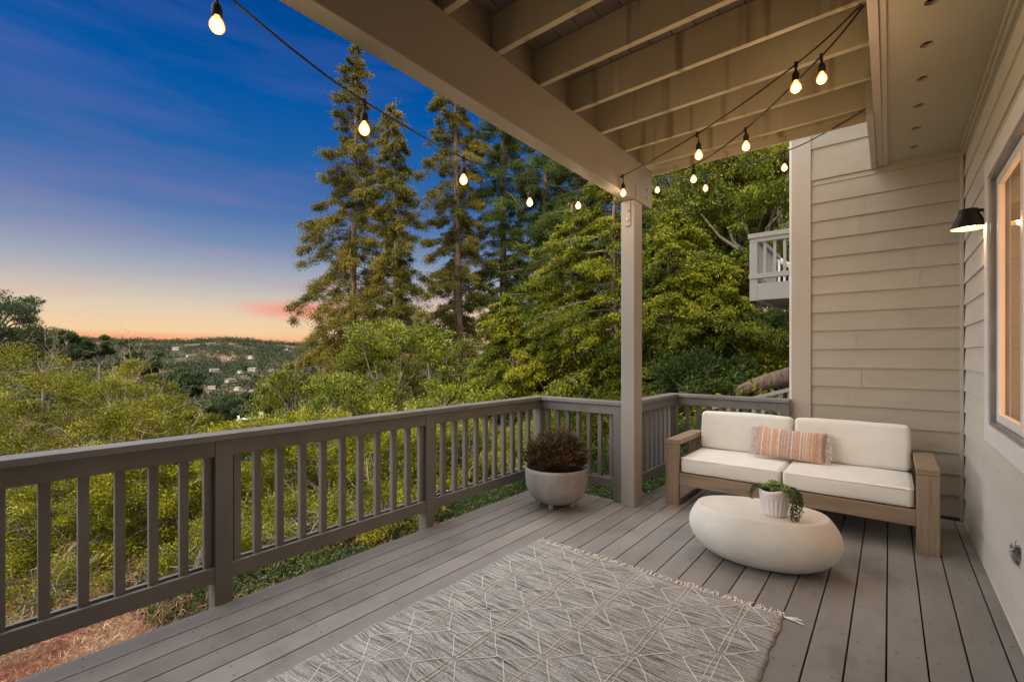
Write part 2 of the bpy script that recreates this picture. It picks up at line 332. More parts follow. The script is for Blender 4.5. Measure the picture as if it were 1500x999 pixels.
def ground_mat():
    m,nt,b=mat('hillside_ground'); L=nt.links.new
    v=coords(nt)
    n=N(nt,'ShaderNodeTexNoise',Scale=1.3,Detail=9,Roughness=.7); L(v,n.inputs['Vector'])
    near=ramp(nt,n.outputs['Fac'],[(.3,(.05,.03,.02)),(.45,(.12,.065,.045)),(.58,(.20,.11,.075)),(.75,(.28,.21,.13))])
    n2=N(nt,'ShaderNodeTexNoise',Scale=.011,Detail=8,Roughness=.62); L(v,n2.inputs['Vector'])
    far=ramp(nt,n2.outputs['Fac'],[(.45,(.03,.036,.018)),(.52,(.06,.052,.03)),(.58,(.15,.10,.065)),(.75,(.26,.16,.105))])
    ln=N(nt,'ShaderNodeVectorMath',operation='LENGTH'); L(v,ln.inputs[0])
    mr=N(nt,'ShaderNodeMapRange'); mr.inputs[1].default_value=60; mr.inputs[2].default_value=250; L(ln.outputs['Value'],mr.inputs[0])
    mx=nt.nodes.new('ShaderNodeMix'); mx.data_type='RGBA'; L(mr.outputs[0],mx.inputs['Factor']); L(near.outputs[0],mx.inputs['A']); L(far.outputs[0],mx.inputs['B'])
    L(mx.outputs['Result'],b.inputs['Base Color']); b.inputs['Roughness'].default_value=.95; b.inputs['Specular IOR Level'].default_value=.1
    bp=N(nt,'ShaderNodeBump',Strength=1,Distance=.05); L(n.outputs['Fac'],bp.inputs['Height']); L(bp.outputs[0],b.inputs['Normal'])
    return m
tag(link('ground',me,ground_mat(),smooth=True),'sloping hillside ground falling from the deck to the far wooded ridge','ground',kind='structure')
def gz(x,y): return float(ground_z(x,y))
# ------------------------------------------------------------------ deck floor
random.seed(4)
d=MB(); per=.1457; k0=-19; xs=[]
for k in range(-19,5):
    x0=-.157+per*k+.0035; x1=x0+per-.007
    if x0<-2.93: x0=-2.93
    if x1>.496: x1=.496
    if x1-x0<.03: continue
    y1=5.455 if x0>-2.0 else 4.13
    if x0<=-2.0 and x1>-1.99: y1=4.13
    d.box(x0,x1,-2.9,y1,-.028,0); xs.append((x0,x1,y1))
for x0,x1,y1 in xs:
    y=-.4
    while y<y1-.05:
        for xx in (x0+.03,x1-.03):
            if random.random()<.8:
                px=xx+random.uniform(-.006,.006); py=y+random.uniform(-.012,.012); n=len(d.v)
                for j in range(6):
                    d.v.append((px+.0055*math.cos(j*math.pi/3),py+.0055*math.sin(j*math.pi/3),.0008))
                d.f.append(tuple(range(n,n+6))); d.m.append(1)
        y+=.406
dk=tag(d.build('deck',[M['deck'],M['nail']],bevel=.0025),'grey painted timber deck boards running towards the sofa','deck',kind='structure')
d=MB(); d.box(-2.9,.48,-2.9,4.1,-.25,-.034); d.box(-1.96,.48,4.1,5.44,-.25,-.034)
d.box(-2.925,-2.9,-2.9,4.12,-.24,-.03).box(-2.9,-1.97,4.1,4.125,-.24,-.03)
tag(d.build('deck_frame',M['under']),'framing block below the deck boards, blackened to stand for shade in the gaps','deck',kind='structure')
# ------------------------------------------------------------------ railings
def railing(name,label,P0,P1,inner,posts,bal,caps_ext=(0,0),cat='railing',zt=.96,mats=None,zb=0.0):
    """P0->P1 axis line of the inner face; inner = unit vector towards the deck"""
    P0=Vector((*P0,0)); P1=Vector((*P1,0)); D=(P1-P0); Ln=D.length; D.normalize(); I=Vector((*inner,0))
    Mx=Matrix((( D.x,-I.x,0,P0.x),(D.y,-I.y,0,P0.y),(0,0,1,zb),(0,0,0,1)))   # local x along, y outward
    r=empty(name,(0,0,0),label,cat,'deck railings')
    e0,e1=caps_ext
    MB().box(-e0,Ln+e1,-.02,.115,zt-.036,zt,Mx).build('cap_rail',(mats or M)['rail_cap'],r,.004)
    m=MB(); m.box(0,Ln,.004,.030,zt-.126,zt-.037,Mx); m.box(0,Ln,.072,.098,zt-.126,zt-.037,Mx); m.build('top_rail',M['rail'],r,.003)
    m=MB(); m.box(0,Ln,.004,.030,.130,.218,Mx); m.box(0,Ln,.072,.098,.130,.218,Mx); m.build('bottom_rail',M['rail'],r,.003)
    for s,z0 in posts:
        MB().box(s-.046,s+.046,-.001,.100,z0,zt-.0375,Mx).build('post',M['rail'],r,.005)
    for s in bal:
        MB().box(s-.020,s+.020,.0305,.0715,.131,zt-.0385,Mx).build('baluster',M['rail'],r,.003)
    return r
Y0=-2.2
bl=[]
for y in np.arange(-2.05,-.64,.139): bl.append(y)
bl+= [-.44,-.30,-.165,-.03,.02+.135,.293,.425,.559,.694,.828,.942,1.090,1.205,1.338,1.484,1.626,1.77,1.909,2.053,2.199,2.336,2.467,2.60,2.712,2.85,2.982,3.123,3.25,3.383,3.518,3.656,3.783,3.92]
bl=sorted(set(round(float(b),3) for b in bl if abs(b+.53)>.07 and abs(b-1.01)>.06 and abs(b-2.532)>.06))
railing('railing','long taupe railing at the deck edge overlooking the valley',(-2.918,Y0),(-2.918,4.075),(1,0),[(1.01-Y0,-.12),(2.532-Y0,-.12),(-.53-Y0,-.12),(4.12-Y0,-.12)],[b-Y0 for b in bl],(0,.11))
railing('railing','short railing behind the bowl planter, between deck corner and support post',(-2.918,4.07),(-1.968,4.07),(0,-1),[(.905,0)],[.05+.125*i+.02 for i in range(0,7)],(-.02,0))
railing('railing','short railing running back from the support post to the sofa corner',(-1.915,4.215),(-1.915,5.375),(1,0),[(1.175,-.12)],[.10+.123*i for i in range(9)],(0,.10))
railing('railing','railing behind the white sofa, ending at the siding corner',(-1.915,5.375),(-.775,5.375),(0,-1),[(1.09,-.12)],[.11+.098*i*1.25 for i in range(8)],(-.02,0))
# ------------------------------------------------------------------ support post
pt=empty('support_post',(-1.89,4.12,0),'tall square painted post holding up the corner of the beam','post')
def child(mb,name,m,parent,bevel=0,smooth=False):
    """geometry given in world coordinates, parented to a placed empty"""
    L=parent.matrix_basis.inverted()
    mb.v=[tuple(L@Vector(p)) for p in mb.v]
    return mb.build(name,m,parent,bevel,smooth)
child(MB().box(-1.958,-1.825,4.03,4.205,0,2.838),'shaft',M['post'],pt,.005)
child(MB().box(-1.908,-1.860,4.0175,4.0295,2.60,2.835),'bracket',M['post'],pt,.002)
for z in (2.66,2.745): child(MB().tube([(-1.884,4.0175,z),(-1.884,4.004,z)],.010,6),'bolt',M['metal'],pt)
# ------------------------------------------------------------------ deck overhead
up=empty('upper_deck',(-1,2,3.2),'open joisted upper deck overhead on a long painted beam','deck')
child(MB().box(-1.927,-1.818,-2.8,4.425,2.84,3.212),'beam',M['beam'],up,.006)
for z in (2.92,3.0): child(MB().tube([(-1.818,4.31,z),(-1.808,4.31,z)],.011,6),'beam_bolt',M['metal'],up)
child(MB().box(-1.8175,-1.813,4.045,4.055,2.842,2.99),'strap',M['metal'],up)
yj=4.295
while yj>-2.7:
    child(MB().box(-1.905,-.088,yj-.04,yj,3.215,3.452),'joist',M['joist'],up,.003)
    child(MB().box(-1.90,-1.865,yj-.389,yj-.041,3.216,3.45),'blocking',M['roofboards'],up,.002)  # blocking given a darker colour to stand for shade in the joist bays
    yj-=.4315
child(MB().box(-1.927,-.085,4.372,4.412,3.214,3.452),'rim_joist',M['joist'],up,.003)
child(MB().box(-1.927,-.085,4.413,4.432,3.17,3.54),'fascia',M['joist'],up,.003)
m=MB(); x=-1.93
while x<-.05:
    m.box(x,min(x+.136,-.02),-2.8,4.40,3.456,3.494); x+=.1425
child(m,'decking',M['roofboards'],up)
child(MB().box(-1.93,-.13,-2.8,4.36,3.498,3.53),'gap_blocker',M['under'],up)  # unseen slab added so no sky light leaks through the board gaps
child(MB().box(-.087,-.043,-2.8,4.20,3.122,3.45),'ledger',M['trim'],up,.003)
# ------------------------------------------------------------------ house
ho=empty('house',(.5,5.46,0),'beige lap sided house walls with soffit and lit window','house')
W=5.46
def clap(m,a0,a1,z0,z1,axis,out=.014,flat=.002):
    """one lapped board; axis 'y' = back wall facing -Y, 'x' = side wall facing -X"""
    if axis=='y':
        m.quad((a0,W-out,z0),(a1,W-out,z0),(a1,W-flat,z1),(a0,W-flat,z1)); m.quad((a0,W,z0),(a1,W,z0),(a1,W-out,z0),(a0,W-out,z0))
    else:
        m.quad((.5-out,a1,z0),(.5-out,a0,z0),(.5-flat,a0,z1),(.5-flat,a1,z1)); m.quad((.5,a1,z0),(.5,a0,z0),(.5-out,a0,z0),(.5-out,a1,z0))
m=MB(); ex=.1796
for k in range(-1,17):
    z0=.027+ex*k; z1=z0+ex
    if z0<0: z0=0
    jx=random.uniform(-.45,.35) if k%3!=1 else None
    if jx is None: clap(m,-.606,.465,z0,z1-.0005,'y')
    else: clap(m,-.606,jx-.0012,z0,z1-.0005,'y'); clap(m,jx+.0012,.465,z0,z1-.0005,'y')
clap(m,-.606,.465,3.0805,3.13,'y',.010)
zz=3.1305
for k in range(7): clap(m,-.606,.465,zz,zz+.3125,'y',.018); zz+=.313
m.box(-.766,.6,W+.004,W+.1,-1.5,9)
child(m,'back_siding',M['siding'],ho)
child(MB().box(-.771,-.6045,W-.024,W+.0035,-.3,9),'corner_board',M['trim'],ho,.003)
child(MB().box(-.790,-.7665,W-.020,W+.15,-.3,9).box(-.79,-.767,W+.15,16,-2,9),'side_return',M['white'],ho,.002)  # white colour stands for the light catching the thin corner edge
child(MB().box(.462,.487,W-.0255,W+.003,0,3.138),'inner_corner_trim',M['trim'],ho,.003)
child(MB().box(-.59,.462,W-.03,W-.015,0.0015,.02),'floor_trim',M['under'],ho,.002)
# side wall with window opening
wy0,wy1,wz0,wz1=2.0,4.045,.98,2.49
m=MB(); segs=[-2.9,W-.016]
for k in range(-1,18):
    z0=max(0.001,.027+ex*k); z1=.027+ex*(k+1)-.0005
    if z1>3.14: z1=3.139
    if z0>=z1: continue
    if z1<=wz0 or z0>=wz1: clap(m,-2.9,W-.026,z0,z1,'x')
    else:
        zz0=z0; zz1=z1
        clap(m,-2.9,wy0-.05,z0,z1,'x'); clap(m,wy1+.05,W-.026,z0,z1,'x')
m.box(.503,.60,-2.9,wy0,-1.5,9).box(.503,.60,wy1,W+.0,-1.5,9).box(.503,.60,wy0,wy1,-1.5,wz0).box(.503,.60,wy0,wy1,wz1,9)
child(m,'side_siding',M['siding_lit'],ho)
# soffit with round vents
def soffit():
    bm=bmesh.new(); z=3.142
    hol=[(.163,3.077-.409*i) for i in range(14)]+[(.163,3.487+.411*i) for i in range(5)]
    hol.sort(key=lambda h:h[1]); ys=[-2.8]
    m=MB(); x0,x1=-.042,.497; r=.031; cx=.163; prev=-2.8
    for (hx,hy) in hol:
        if hy<-2.5: continue
        a,b=hy-.06,hy+.06
        m.quad((x0,prev,z),(x0,a,z),(x1,a,z),(x1,prev,z)); prev=b
        # square ring with circular hole
        m.quad((x0,a,z),(x0,b,z),(hx-.06,b,z),(hx-.06,a,z)); m.quad((hx+.06,a,z),(hx+.06,b,z),(x1,b,z),(x1,a,z))
        n=24; base=len(m.v)
        for j in range(n):
            q=2*math.pi*j/n+math.pi/4; c,s=math.cos(q),math.sin(q); k=.06/max(abs(c),abs(s))
            m.v.append((hx+k*c,hy+k*s,z)); m.v.append((hx+r*c,hy+r*s,z)); m.v.append((hx+r*c,hy+r*s,z+.02))
        for j in range(n):
            a1=base+3*j; b1=base+3*((j+1)%n)
            m.f.append((a1,b1,b1+1,a1+1)); m.f.append((a1+1,b1+1,b1+2,a1+2)); m.m+= [0,0]
    m.quad((x0,prev,z),(x0,W,z),(x1,W,z),(x1,prev,z))
    return m
child(soffit(),'soffit',M['soffit'],ho)
m=MB().box(-.04,.6,-2.8,W,3.21,3.5); child(m,'vent_shade_block',M['black'],ho)  # black block behind the holes: the vents' inner shade put into its colour
child(MB().box(-.0415,-.012,-2.8,W-.001,3.132,3.1415),'soffit_bead',M['trim'],ho,.002)
child(MB().box(.455,.484,-2.8,W-.03,3.112,3.1415).box(.470,.4845,-2.8,W-.03,3.075,3.1115),'crown_trim',M['soffit'],ho,.003)
child(MB().box(-.131,-.089,4.205,W-.021,3.122,3.60).box(-.088,-.043,4.205,W-.021,3.135,3.6),'soffit_fascia',M['trim'],ho,.003)
child(MB().box(-.13,.6,-2.8,W,3.60,9),'upper_storey',M['siding_lit'],ho)
# window
wi=empty('window',(0,0,0)); wi.parent=ho; wi.location=Vector((0,0,0))-ho.location
def wchild(mb,name,mm,bevel=0): 
    return mb.build(name,mm,wi,bevel)
t=.108; a0,a1,b0,b1=wy0-.002,wy1,wz0,wz1
wchild(MB().box(.462,.502,a1,a1+t,b0-t,b1+t).box(.462,.502,a0-t,a0,b0-t,b1+t).box(.4625,.502,a0,a1,b0-t,b0).box(.4625,.502,a0,a1,b1,b1+t),'frame',M['white'],.004)
wchild(MB().box(.474,.60,a1-.025,a1-.001,b0,b1).box(.474,.6,a0,a0+.02,b0,b1).box(.474,.6,a0,a1-.03,b0+.001,b0+.022).box(.474,.6,a0,a1-.03,b1-.022,b1),'jamb',M['grey_frame'],.002)
wchild(MB().box(.500,.530,a1-.085,a1-.028,b0+.024,b1-.024).box(.50,.53,3.30,3.355,b0+.024,b1-.024).box(.5005,.529,3.36,a1-.086,b0+.024,b0+.075).box(.5005,.529,3.36,a1-.086,b1-.075,b1-.024),'sash',M['white'],.003)
wchild(MB().quad((.514,a1-.086,b0+.0755),(.514,3.356,b0+.0755),(.514,3.356,b1-.0755),(.514,a1-.086,b1-.0755)),'pane',M['glass'])
wchild(MB().quad((.542,3.34,b0+.03),(.542,a0+.03,b0+.03),(.542,a0+.03,b1-.03),(.542,3.34,b1-.03)),'pane',M['glass'])
def room_mat():  # room walls emit by themselves, in place of lamps indoors
    m,nt,b=mat('glowing_room_panelling'); L=nt.links.new
    v=coords(nt); sp=N(nt,'ShaderNodeSeparateXYZ'); L(v,sp.inputs[0])
    md=N(nt,'ShaderNodeMath',operation='FRACT'); dv=N(nt,'ShaderNodeMath',operation='DIVIDE'); dv.inputs[1].default_value=.2; L(sp.outputs[2],dv.inputs[0]); L(dv.outputs[0],md.inputs[0])
    r=ramp(nt,md.outputs[0],[(0,(.75,.36,.14)),(.04,(1,.56,.26))])
    L(r.outputs[0],b.inputs['Emission Color']); b.inputs['Emission Strength'].default_value=1.35; b.inputs['Base Color'].default_value=(.4,.3,.2,1); b.inputs['Roughness'].default_value=.8
    return m
wchild(MB().box(.62,2.6,4.30,4.32,.6,2.9).box(2.6,2.62,1.8,4.32,.6,2.9).box(.62,2.6,1.8,1.82,.6,2.9).box(.62,2.6,1.83,4.29,2.9,2.92).box(.62,2.6,1.83,4.29,.58,.6),'glowing_interior',room_mat())
wchild(MB().box(.615,.64,4.05,4.16,.8,2.7),'curtain',noisy('red_curtain',(.4,.12,.06),(.5,.18,.08),8,.9,.1))
# unseen block added behind the viewer to keep the sun off the deck
wg=empty('sun_blocker',(0,-3,0),'tall beige sun blocker added out of view behind the near end of the deck','house')
child(MB().box(-3.02,3,-7,-3.0,-4,13.5),'wall',M['siding'],wg)
child(MB().box(-3.3,3.3,-7.3,-2.95,13.5,13.8),'roof',M['under'],wg)
# ------------------------------------------------------------------ wall lamp
wl=empty('wall_lamp',(.5,4.19,2.24),'black cone shaded wall lamp glowing beside the window','wall lamp')
m=MB(); cx=.397
m.lathe([(.004,2.345),(.045,2.343),(.049,2.338),(.050,2.314),(.056,2.306),(.090,2.222),(.0915,2.218),(.0885,2.220),(.054,2.304),(.03,2.31)],40,(cx,4.19,0))
child(m,'shade',M['black'],wl,0,True)
child(MB().box(.488,.4995,4.13,4.25,2.22,2.40),'back_plate',M['black'],wl,.004)
child(MB().tube([(.487,4.19,2.325),(.44,4.19,2.33)],.011,10),'arm',M['black'],wl)
child(MB().lathe([(.001,2.229),(.03,2.233),(.045,2.25),(.045,2.27),(.02,2.30)],20,(cx,4.19,0)),'bulb',M['lampglow'],wl,0,True)
child(MB().lathe([(.0865,2.2215),(.052,2.302),(.03,2.308),(.001,2.308)],40,(cx,4.19,0)),'reflector',noisy('brass_reflector',(.40,.28,.13),(.48,.34,.17),5,.45,0),wl,0,True)
lt=bpy.data.lights.new('lamp_light','POINT'); lt.energy=5; lt.color=(1,.68,.38); lt.shadow_soft_size=.02
lo=bpy.data.objects.new('lamp_light',lt); C.objects.link(lo); lo.location=(cx-.5,0,2.223-2.24); lo.parent=wl
# ------------------------------------------------------------------ string lights
def bulb_mesh():
    s=MB().lathe([(.001,.0),(.006,.0),(.0065,-.012),(.015,-.02),(.0175,-.03),(.0185,-.058),(.017,-.061),(.001,-.061)],14)
    b=MB().lathe([(.011,-.060),(.013,-.066),(.021,-.078),(.0265,-.093),(.0255,-.106),(.018,-.117),(.008,-.123),(.001,-.1245)],14)
    f=MB().lathe([(.001,-.082),(.004,-.084),(.005,-.10),(.001,-.112)],6)
    return s.mesh('socket'),b.mesh('bulb')
SM,BMh=bulb_mesh()
for me_,mm in ((SM,M['rubber']),(BMh,M['bulb'])):
    me_.materials.append(mm); me_.polygons.foreach_set('use_smooth',[True]*len(me_.polygons))
def strand(label,pts,bulbs):
    r=empty('string_lights',pts[0],label,'string lights','festoon light strands'); Li=Vector(pts[0])
    P=[Vector(p)-Li for p in pts]; Q=[]
    for i in range(len(P)-1):
        a,b=P[i],P[i+1]; p0=P[max(i-1,0)]; p3=P[min(i+2,len(P)-1)]
        for j in range(8):
            t=j/8; Q.append(.5*((2*a)+(b-p0)*t+(2*p0-5*a+4*b-p3)*t*t+(3*a-p0-3*b+p3)*t**3))
    Q.append(P[-1]); MB().tube(Q,.005,6).build('cable',M['rubber'],r,0,True)
    for (w,b) in bulbs:   # w: point on wire, b: bulb centre
        w=Vector(w)-Li; b=Vector(b)-Li; top=b+Vector((0,0,.10))
        so=bpy.data.objects.new('socket',SM); C.objects.link(so); so.parent=r; so.location=top
        bo=bpy.data.objects.new('bulb',BMh); C.objects.link(bo); bo.parent=so
        dr=MB().tube([w-top,(w-top)*.5+Vector((.004,.003,0)),Vector((0,0,0))],.0035,5); dr.tube([w-top+Vector((0,0,.012)),w-top+Vector((0,0,-.02))],.009,6)
        dr.build('drop_cord',M['rubber'],so)
        l=bpy.data.lights.new('bulb_light','POINT'); l.energy=2.3; l.color=(1,.70,.40); l.shadow_soft_size=.03
        o=bpy.data.objects.new('bulb_light',l); C.objects.link(o); o.parent=so; o.location=(0,0,-.165)
h1=at(1258.8,10.8,2.4); h2=at(1278,153.8,3.33); h3=at(955,262,4.72)
def bp(wu,wv,u,v,d): return (at(wu,wv,d),at(u,v,d))
A=[(1166,95,1165.6,130,2.42),(1021,197,1023.5,229,3.1),(912,258,913,284,4.0),(846,275,847,302.5,4.15),(775,265,776,298,3.6),(679,232,679,265,2.95),(534,149,533.7,191,2.2)]
strand('string of warm bulbs sagging out past the beam over the railing',[h1]+[at(a[0],a[1],a[4]) for a in A[:3]]+[at(880,268,4.12)]+[at(a[0],a[1],a[4]) for a in A[3:]]+[at(440,82,1.95),at(340,0,1.75),at(250,-70,1.6)],[bp(*a) for a in A])
strand('single warm bulb hanging on its cord at the top left corner',[at(200,-130,1.72),at(260,-75,1.7),at(318,-38,1.7),at(380,-30,1.72)],[(at(318,-38,1.7),at(318,40,1.7))])
B=[(1203,83,1203.7,117,2.5),(1092,190,1092.8,216,3.15),(1016,243,1016,264,3.9)]
strand('string of warm bulbs running from the ceiling hook down to the beam end',[h1+Vector((.02,0,0))]+[at(b[0],b[1],b[4]) for b in B]+[h3],[bp(*b) for b in B])
Cc=[(1148,223,1149,247,4.1),(1033,258,1033.5,277,4.7),(962,258,962.8,279.5,4.9)]
strand('string of warm bulbs slung in front of the trees behind the upper deck',[h2]+[at(1210,194,3.7)]+[at(b[0],b[1],b[4]) for b in Cc]+[h3+Vector((0,0,.02))],[bp(*b) for b in Cc])
for hp,lb in ((h1,'small ceiling hook holding two light strings'),(h2,'small hook under the soffit fascia holding one light string')):
    z=Vector(hp); o=MB().tube([z+Vector((0,0,.04)),z+Vector((.0,0,.012)),z+Vector((.012,0,0)),z+Vector((0,0,-.012)),z+Vector((-.012,0,0))],.003,5).build('hook',M['black']); tag(o,lb,'hook')
# ------------------------------------------------------------------ soft shapes
def cushion_mesh(w,d,h,e=.22,crown=.012,n=44,seed=0):
    """puffed box"""
    m=MB(); rnd=random.Random(seed)
    def sg(a,e): return math.copysign(abs(a)**e,a)
    k=n; rows=n//2
    for i in range(rows+1):
        ph=-math.pi/2+math.pi*i/rows
        for j in range(k):
            th=2*math.pi*j/k
            cx=sg(math.cos(th),e)*sg(math.cos(ph),e); cy=sg(math.sin(th),e)*sg(math.cos(ph),e); cz=sg(math.sin(ph),e)
            x=w/2*cx; y=d/2*cy; z=h/2*cz
            z+=crown*cz*(1-cx*cx)*(1-cy*cy)+.003*noise.noise(Vector((x*5+seed,y*5,z*9)))
            y+=.006*noise.noise(Vector((x*4+seed*3,y*3,z*6+4)))
            m.v.append((x,y,z))
    for i in range(rows):
        for j in range(k):
            j2=(j+1)%k; m.f.append((i*k+j,i*k+j2,(i+1)*k+j2,(i+1)*k+j)); m.m.append(0)
    return m
def rounded(w,d,h,r,parent,name,mm,loc,rot=(0,0,0),seed=0,crown=.01,sub=14):
    bm=bmesh.new(); bmesh.ops.create_cube(bm,size=1)
    for v in bm.verts: v.co=Vector((v.co.x*w,v.co.y*d,v.co.z*h))
    bmesh.ops.bevel(bm,geom=bm.edges[:],offset=r,segments=5,affect='EDGES',profile=.55)
    for ax,L_,n in ((0,w,sub),(1,d,8),(2,h,5)):
        for i in range(1,n):
            c=-L_/2+L_*i/n; no=[0,0,0]; no[ax]=1; co=[0,0,0]; co[ax]=c
            bmesh.ops.bisect_plane(bm,geom=bm.verts[:]+bm.edges[:]+bm.faces[:],plane_co=co,plane_no=no)
    for v in bm.verts:
        x,y,z=v.co; cx,cy,cz=2*x/w,2*y/d,2*z/h
        v.co.z+=crown*cz*(1-cx**2)*(1-cy**2)+.004*noise.noise(Vector((x*6+seed,y*6,z*3)))
        v.co.y+=crown*.7*cy*(1-cx**2)*(1-cz**2)+.004*noise.noise(Vector((x*5,y*4+seed,z*8)))
        v.co.x+=crown*.5*cx*(1-cy**2)*(1-cz**2)
    me=bpy.data.meshes.new(name); bm.to_mesh(me); bm.free()
    o=link(name,me,mm,parent,0,True); o.location=loc; o.rotation_euler=rot
    return o
# ------------------------------------------------------------------ sofa
so=empty('sofa',(-.694,4.36,0),'long weathered timber outdoor sofa with white seat and back cushions','sofa')
SY0,SY1=4.365,5.13
for x0,x1 in ((-1.661,-1.536),(.148,.273)):
    child(MB().box(x0,x1,SY0,SY0+.048,0,.558),'leg',M['sofawood_v'],so,.003)
    child(MB().box(x0,x1,SY1-.048,SY1,0,.558),'leg',M['sofawood_v'],so,.003)
    child(MB().box(x0,x1,SY0-.001,SY1+.001,.56,.606),'armrest',M['sofawood'],so,.003)
    child(MB().box(x0+.001,x1-.001,SY0+.05,SY1-.05,.002,.045),'runner',M['sofawood'],so,.003)
child(MB().box(-1.535,.147,SY0+.012,SY0+.047,.186,.300),'front_rail',M['sofawood'],so,.003)
child(MB().box(-1.535,.147,SY1-.045,SY1-.010,.186,.300),'back_rail',M['sofawood'],so,.003)
m=MB()
for i in range(8): m.box(-1.534,.146,SY0+.06+.083*i,SY0+.06+.083*i+.06,.262,.285)
child(m,'seat_slats',M['sofawood'],so,.002)
child(MB().box(-1.535,.147,SY1-.04,SY1-.012,.40,.46).box(-1.535,.147,SY1-.04,SY1-.012,.53,.60),'back_slats',M['sofawood'],so,.003)
for i,x in enumerate((-1.117,-.277)):
    rounded(.826,.66,.142,.032,so,'seat_cushion',M['cushion'],Vector((x,4.725,.374))-so.location,(0,0,0),i*7,.010)
    rounded(.822,.15,.375,.04,so,'back_cushion',M['cushion'],Vector((x,5.075,.630))-so.location,(R(-9),0,0),i*5+2,.012)
    for zz in (-.058,.058):
        w2,d2,r2=.826/2+.0005,.66/2+.0005,.04
        P_=[]
        for cxx,cyy,a0_ in ((w2-r2,-d2+r2,-90),(w2-r2,d2-r2,0),(-w2+r2,d2-r2,90),(-w2+r2,-d2+r2,180)):
            for q in range(5): P_.append(Vector((x+cxx+r2*math.cos(R(a0_+22.5*q)),4.725+cyy+r2*math.sin(R(a0_+22.5*q)),.374+zz)))
        P_.append(P_[0].copy()); child(MB().tube(P_,.0032,5),'piping',M['cushion'],so,0,True)
# lumbar pillow rests on the sofa
pl=empty('throw_pillow',(-.705,4.875,.592),'orange and cream striped lumbar pillow with fringed ends on the sofa','pillow'); pl.rotation_euler=(R(-24),R(2.5),R(3))
def pillow():
    m=MB(); nx,nz=40,22; w,h,t=.56,.285,.125
    for s in (1,-1):
        b=len(m.v)
        for i in range(nx+1):
            for j in range(nz+1):
                a=-1+2*i/nx; c=-1+2*j/nz
                f=((1-abs(a)**3.2)*(1-abs(c)**2.6))**.5 if abs(a)<1 and abs(c)<1 else 0
                x=w/2*a*(1-.05*(1-c*c)*abs(a)); z=h/2*c*(1-.07*(1-a*a)*abs(c))
                y=s*(t/2*f)+.004*noise.noise(Vector((x*14,z*14,s)))*f
                m.v.append((x,-y,z))
        for i in range(nx):
            for j in range(nz):
                q=(b+i*(nz+1)+j,b+(i+1)*(nz+1)+j,b+(i+1)*(nz+1)+j+1,b+i*(nz+1)+j+1)
                m.f.append(q if s>0 else q[::-1]); m.m.append(0)
    return m
pillow().build('cover',M['stripes'],pl,0,True)
rnd=random.Random(3)
for s in (-1,1):
    m=MB()
    for i in range(70):
        z=-.142+.284*rnd.random(); x=s*.272; L_=rnd.uniform(.025,.06)
        p=[Vector((x,rnd.uniform(-.006,.006),z))]; dz=rnd.uniform(-.35,.2)
        for k in range(3): p.append(p[-1]+Vector((s*L_/3,rnd.uniform(-.008,.008),L_/3*dz-.003*k)))
        m.tube(p,[.0028,.0022,.002,.0026],4)
    m.build('fringe',M['fringe'],pl)
# ------------------------------------------------------------------ pebble coffee table
tb=empty('coffee_table',(-.69,3.535,0),'low white pebble shaped concrete coffee table','coffee table'); tb.rotation_euler=(0,0,R(8))
def pebble():
    m=MB(); a,b=.462,.30; prof=[(.30,0.0),(.50,.006),(.66,.022),(.80,.055),(.90,.095),(.965,.14),(.995,.185),(1.0,.215),(.985,.255),(.95,.29),(.915,.318),(.878,.342),(.862,.3505),(.852,.3535),(.843,.354),(.82,.3515),(.7,.350),(.4,.350),(.02,.350)]
    n=72
    for i,(r,z) in enumerate(prof):
        for j in range(n):
            q=2*math.pi*j/n; e=.92
            x=a*r*math.copysign(abs(math.cos(q))**e,math.cos(q)); y=b*r*math.copysign(abs(math.sin(q))**e,math.sin(q))
            tilt=0.0
            if z<.34: z2=z
            else: z2=z
            # underside sweeps in more along the length
            x+= .02*(1-z/.36)
            m.v.append((x,y,z2))
    for i in range(len(prof)-1):
        for j in range(n):
            j2=(j+1)%n; m.f.append((i*n+j,i*n+j2,(i+1)*n+j2,(i+1)*n+j)); m.m.append(0)
    m.f.append(tuple(reversed(range(n)))); m.m.append(0)
    k=(len(prof)-1)*n; m.f.append(tuple(range(k,k+n))); m.m.append(0)
    return m
o=pebble().build('body',M['concrete'],tb,0,True)
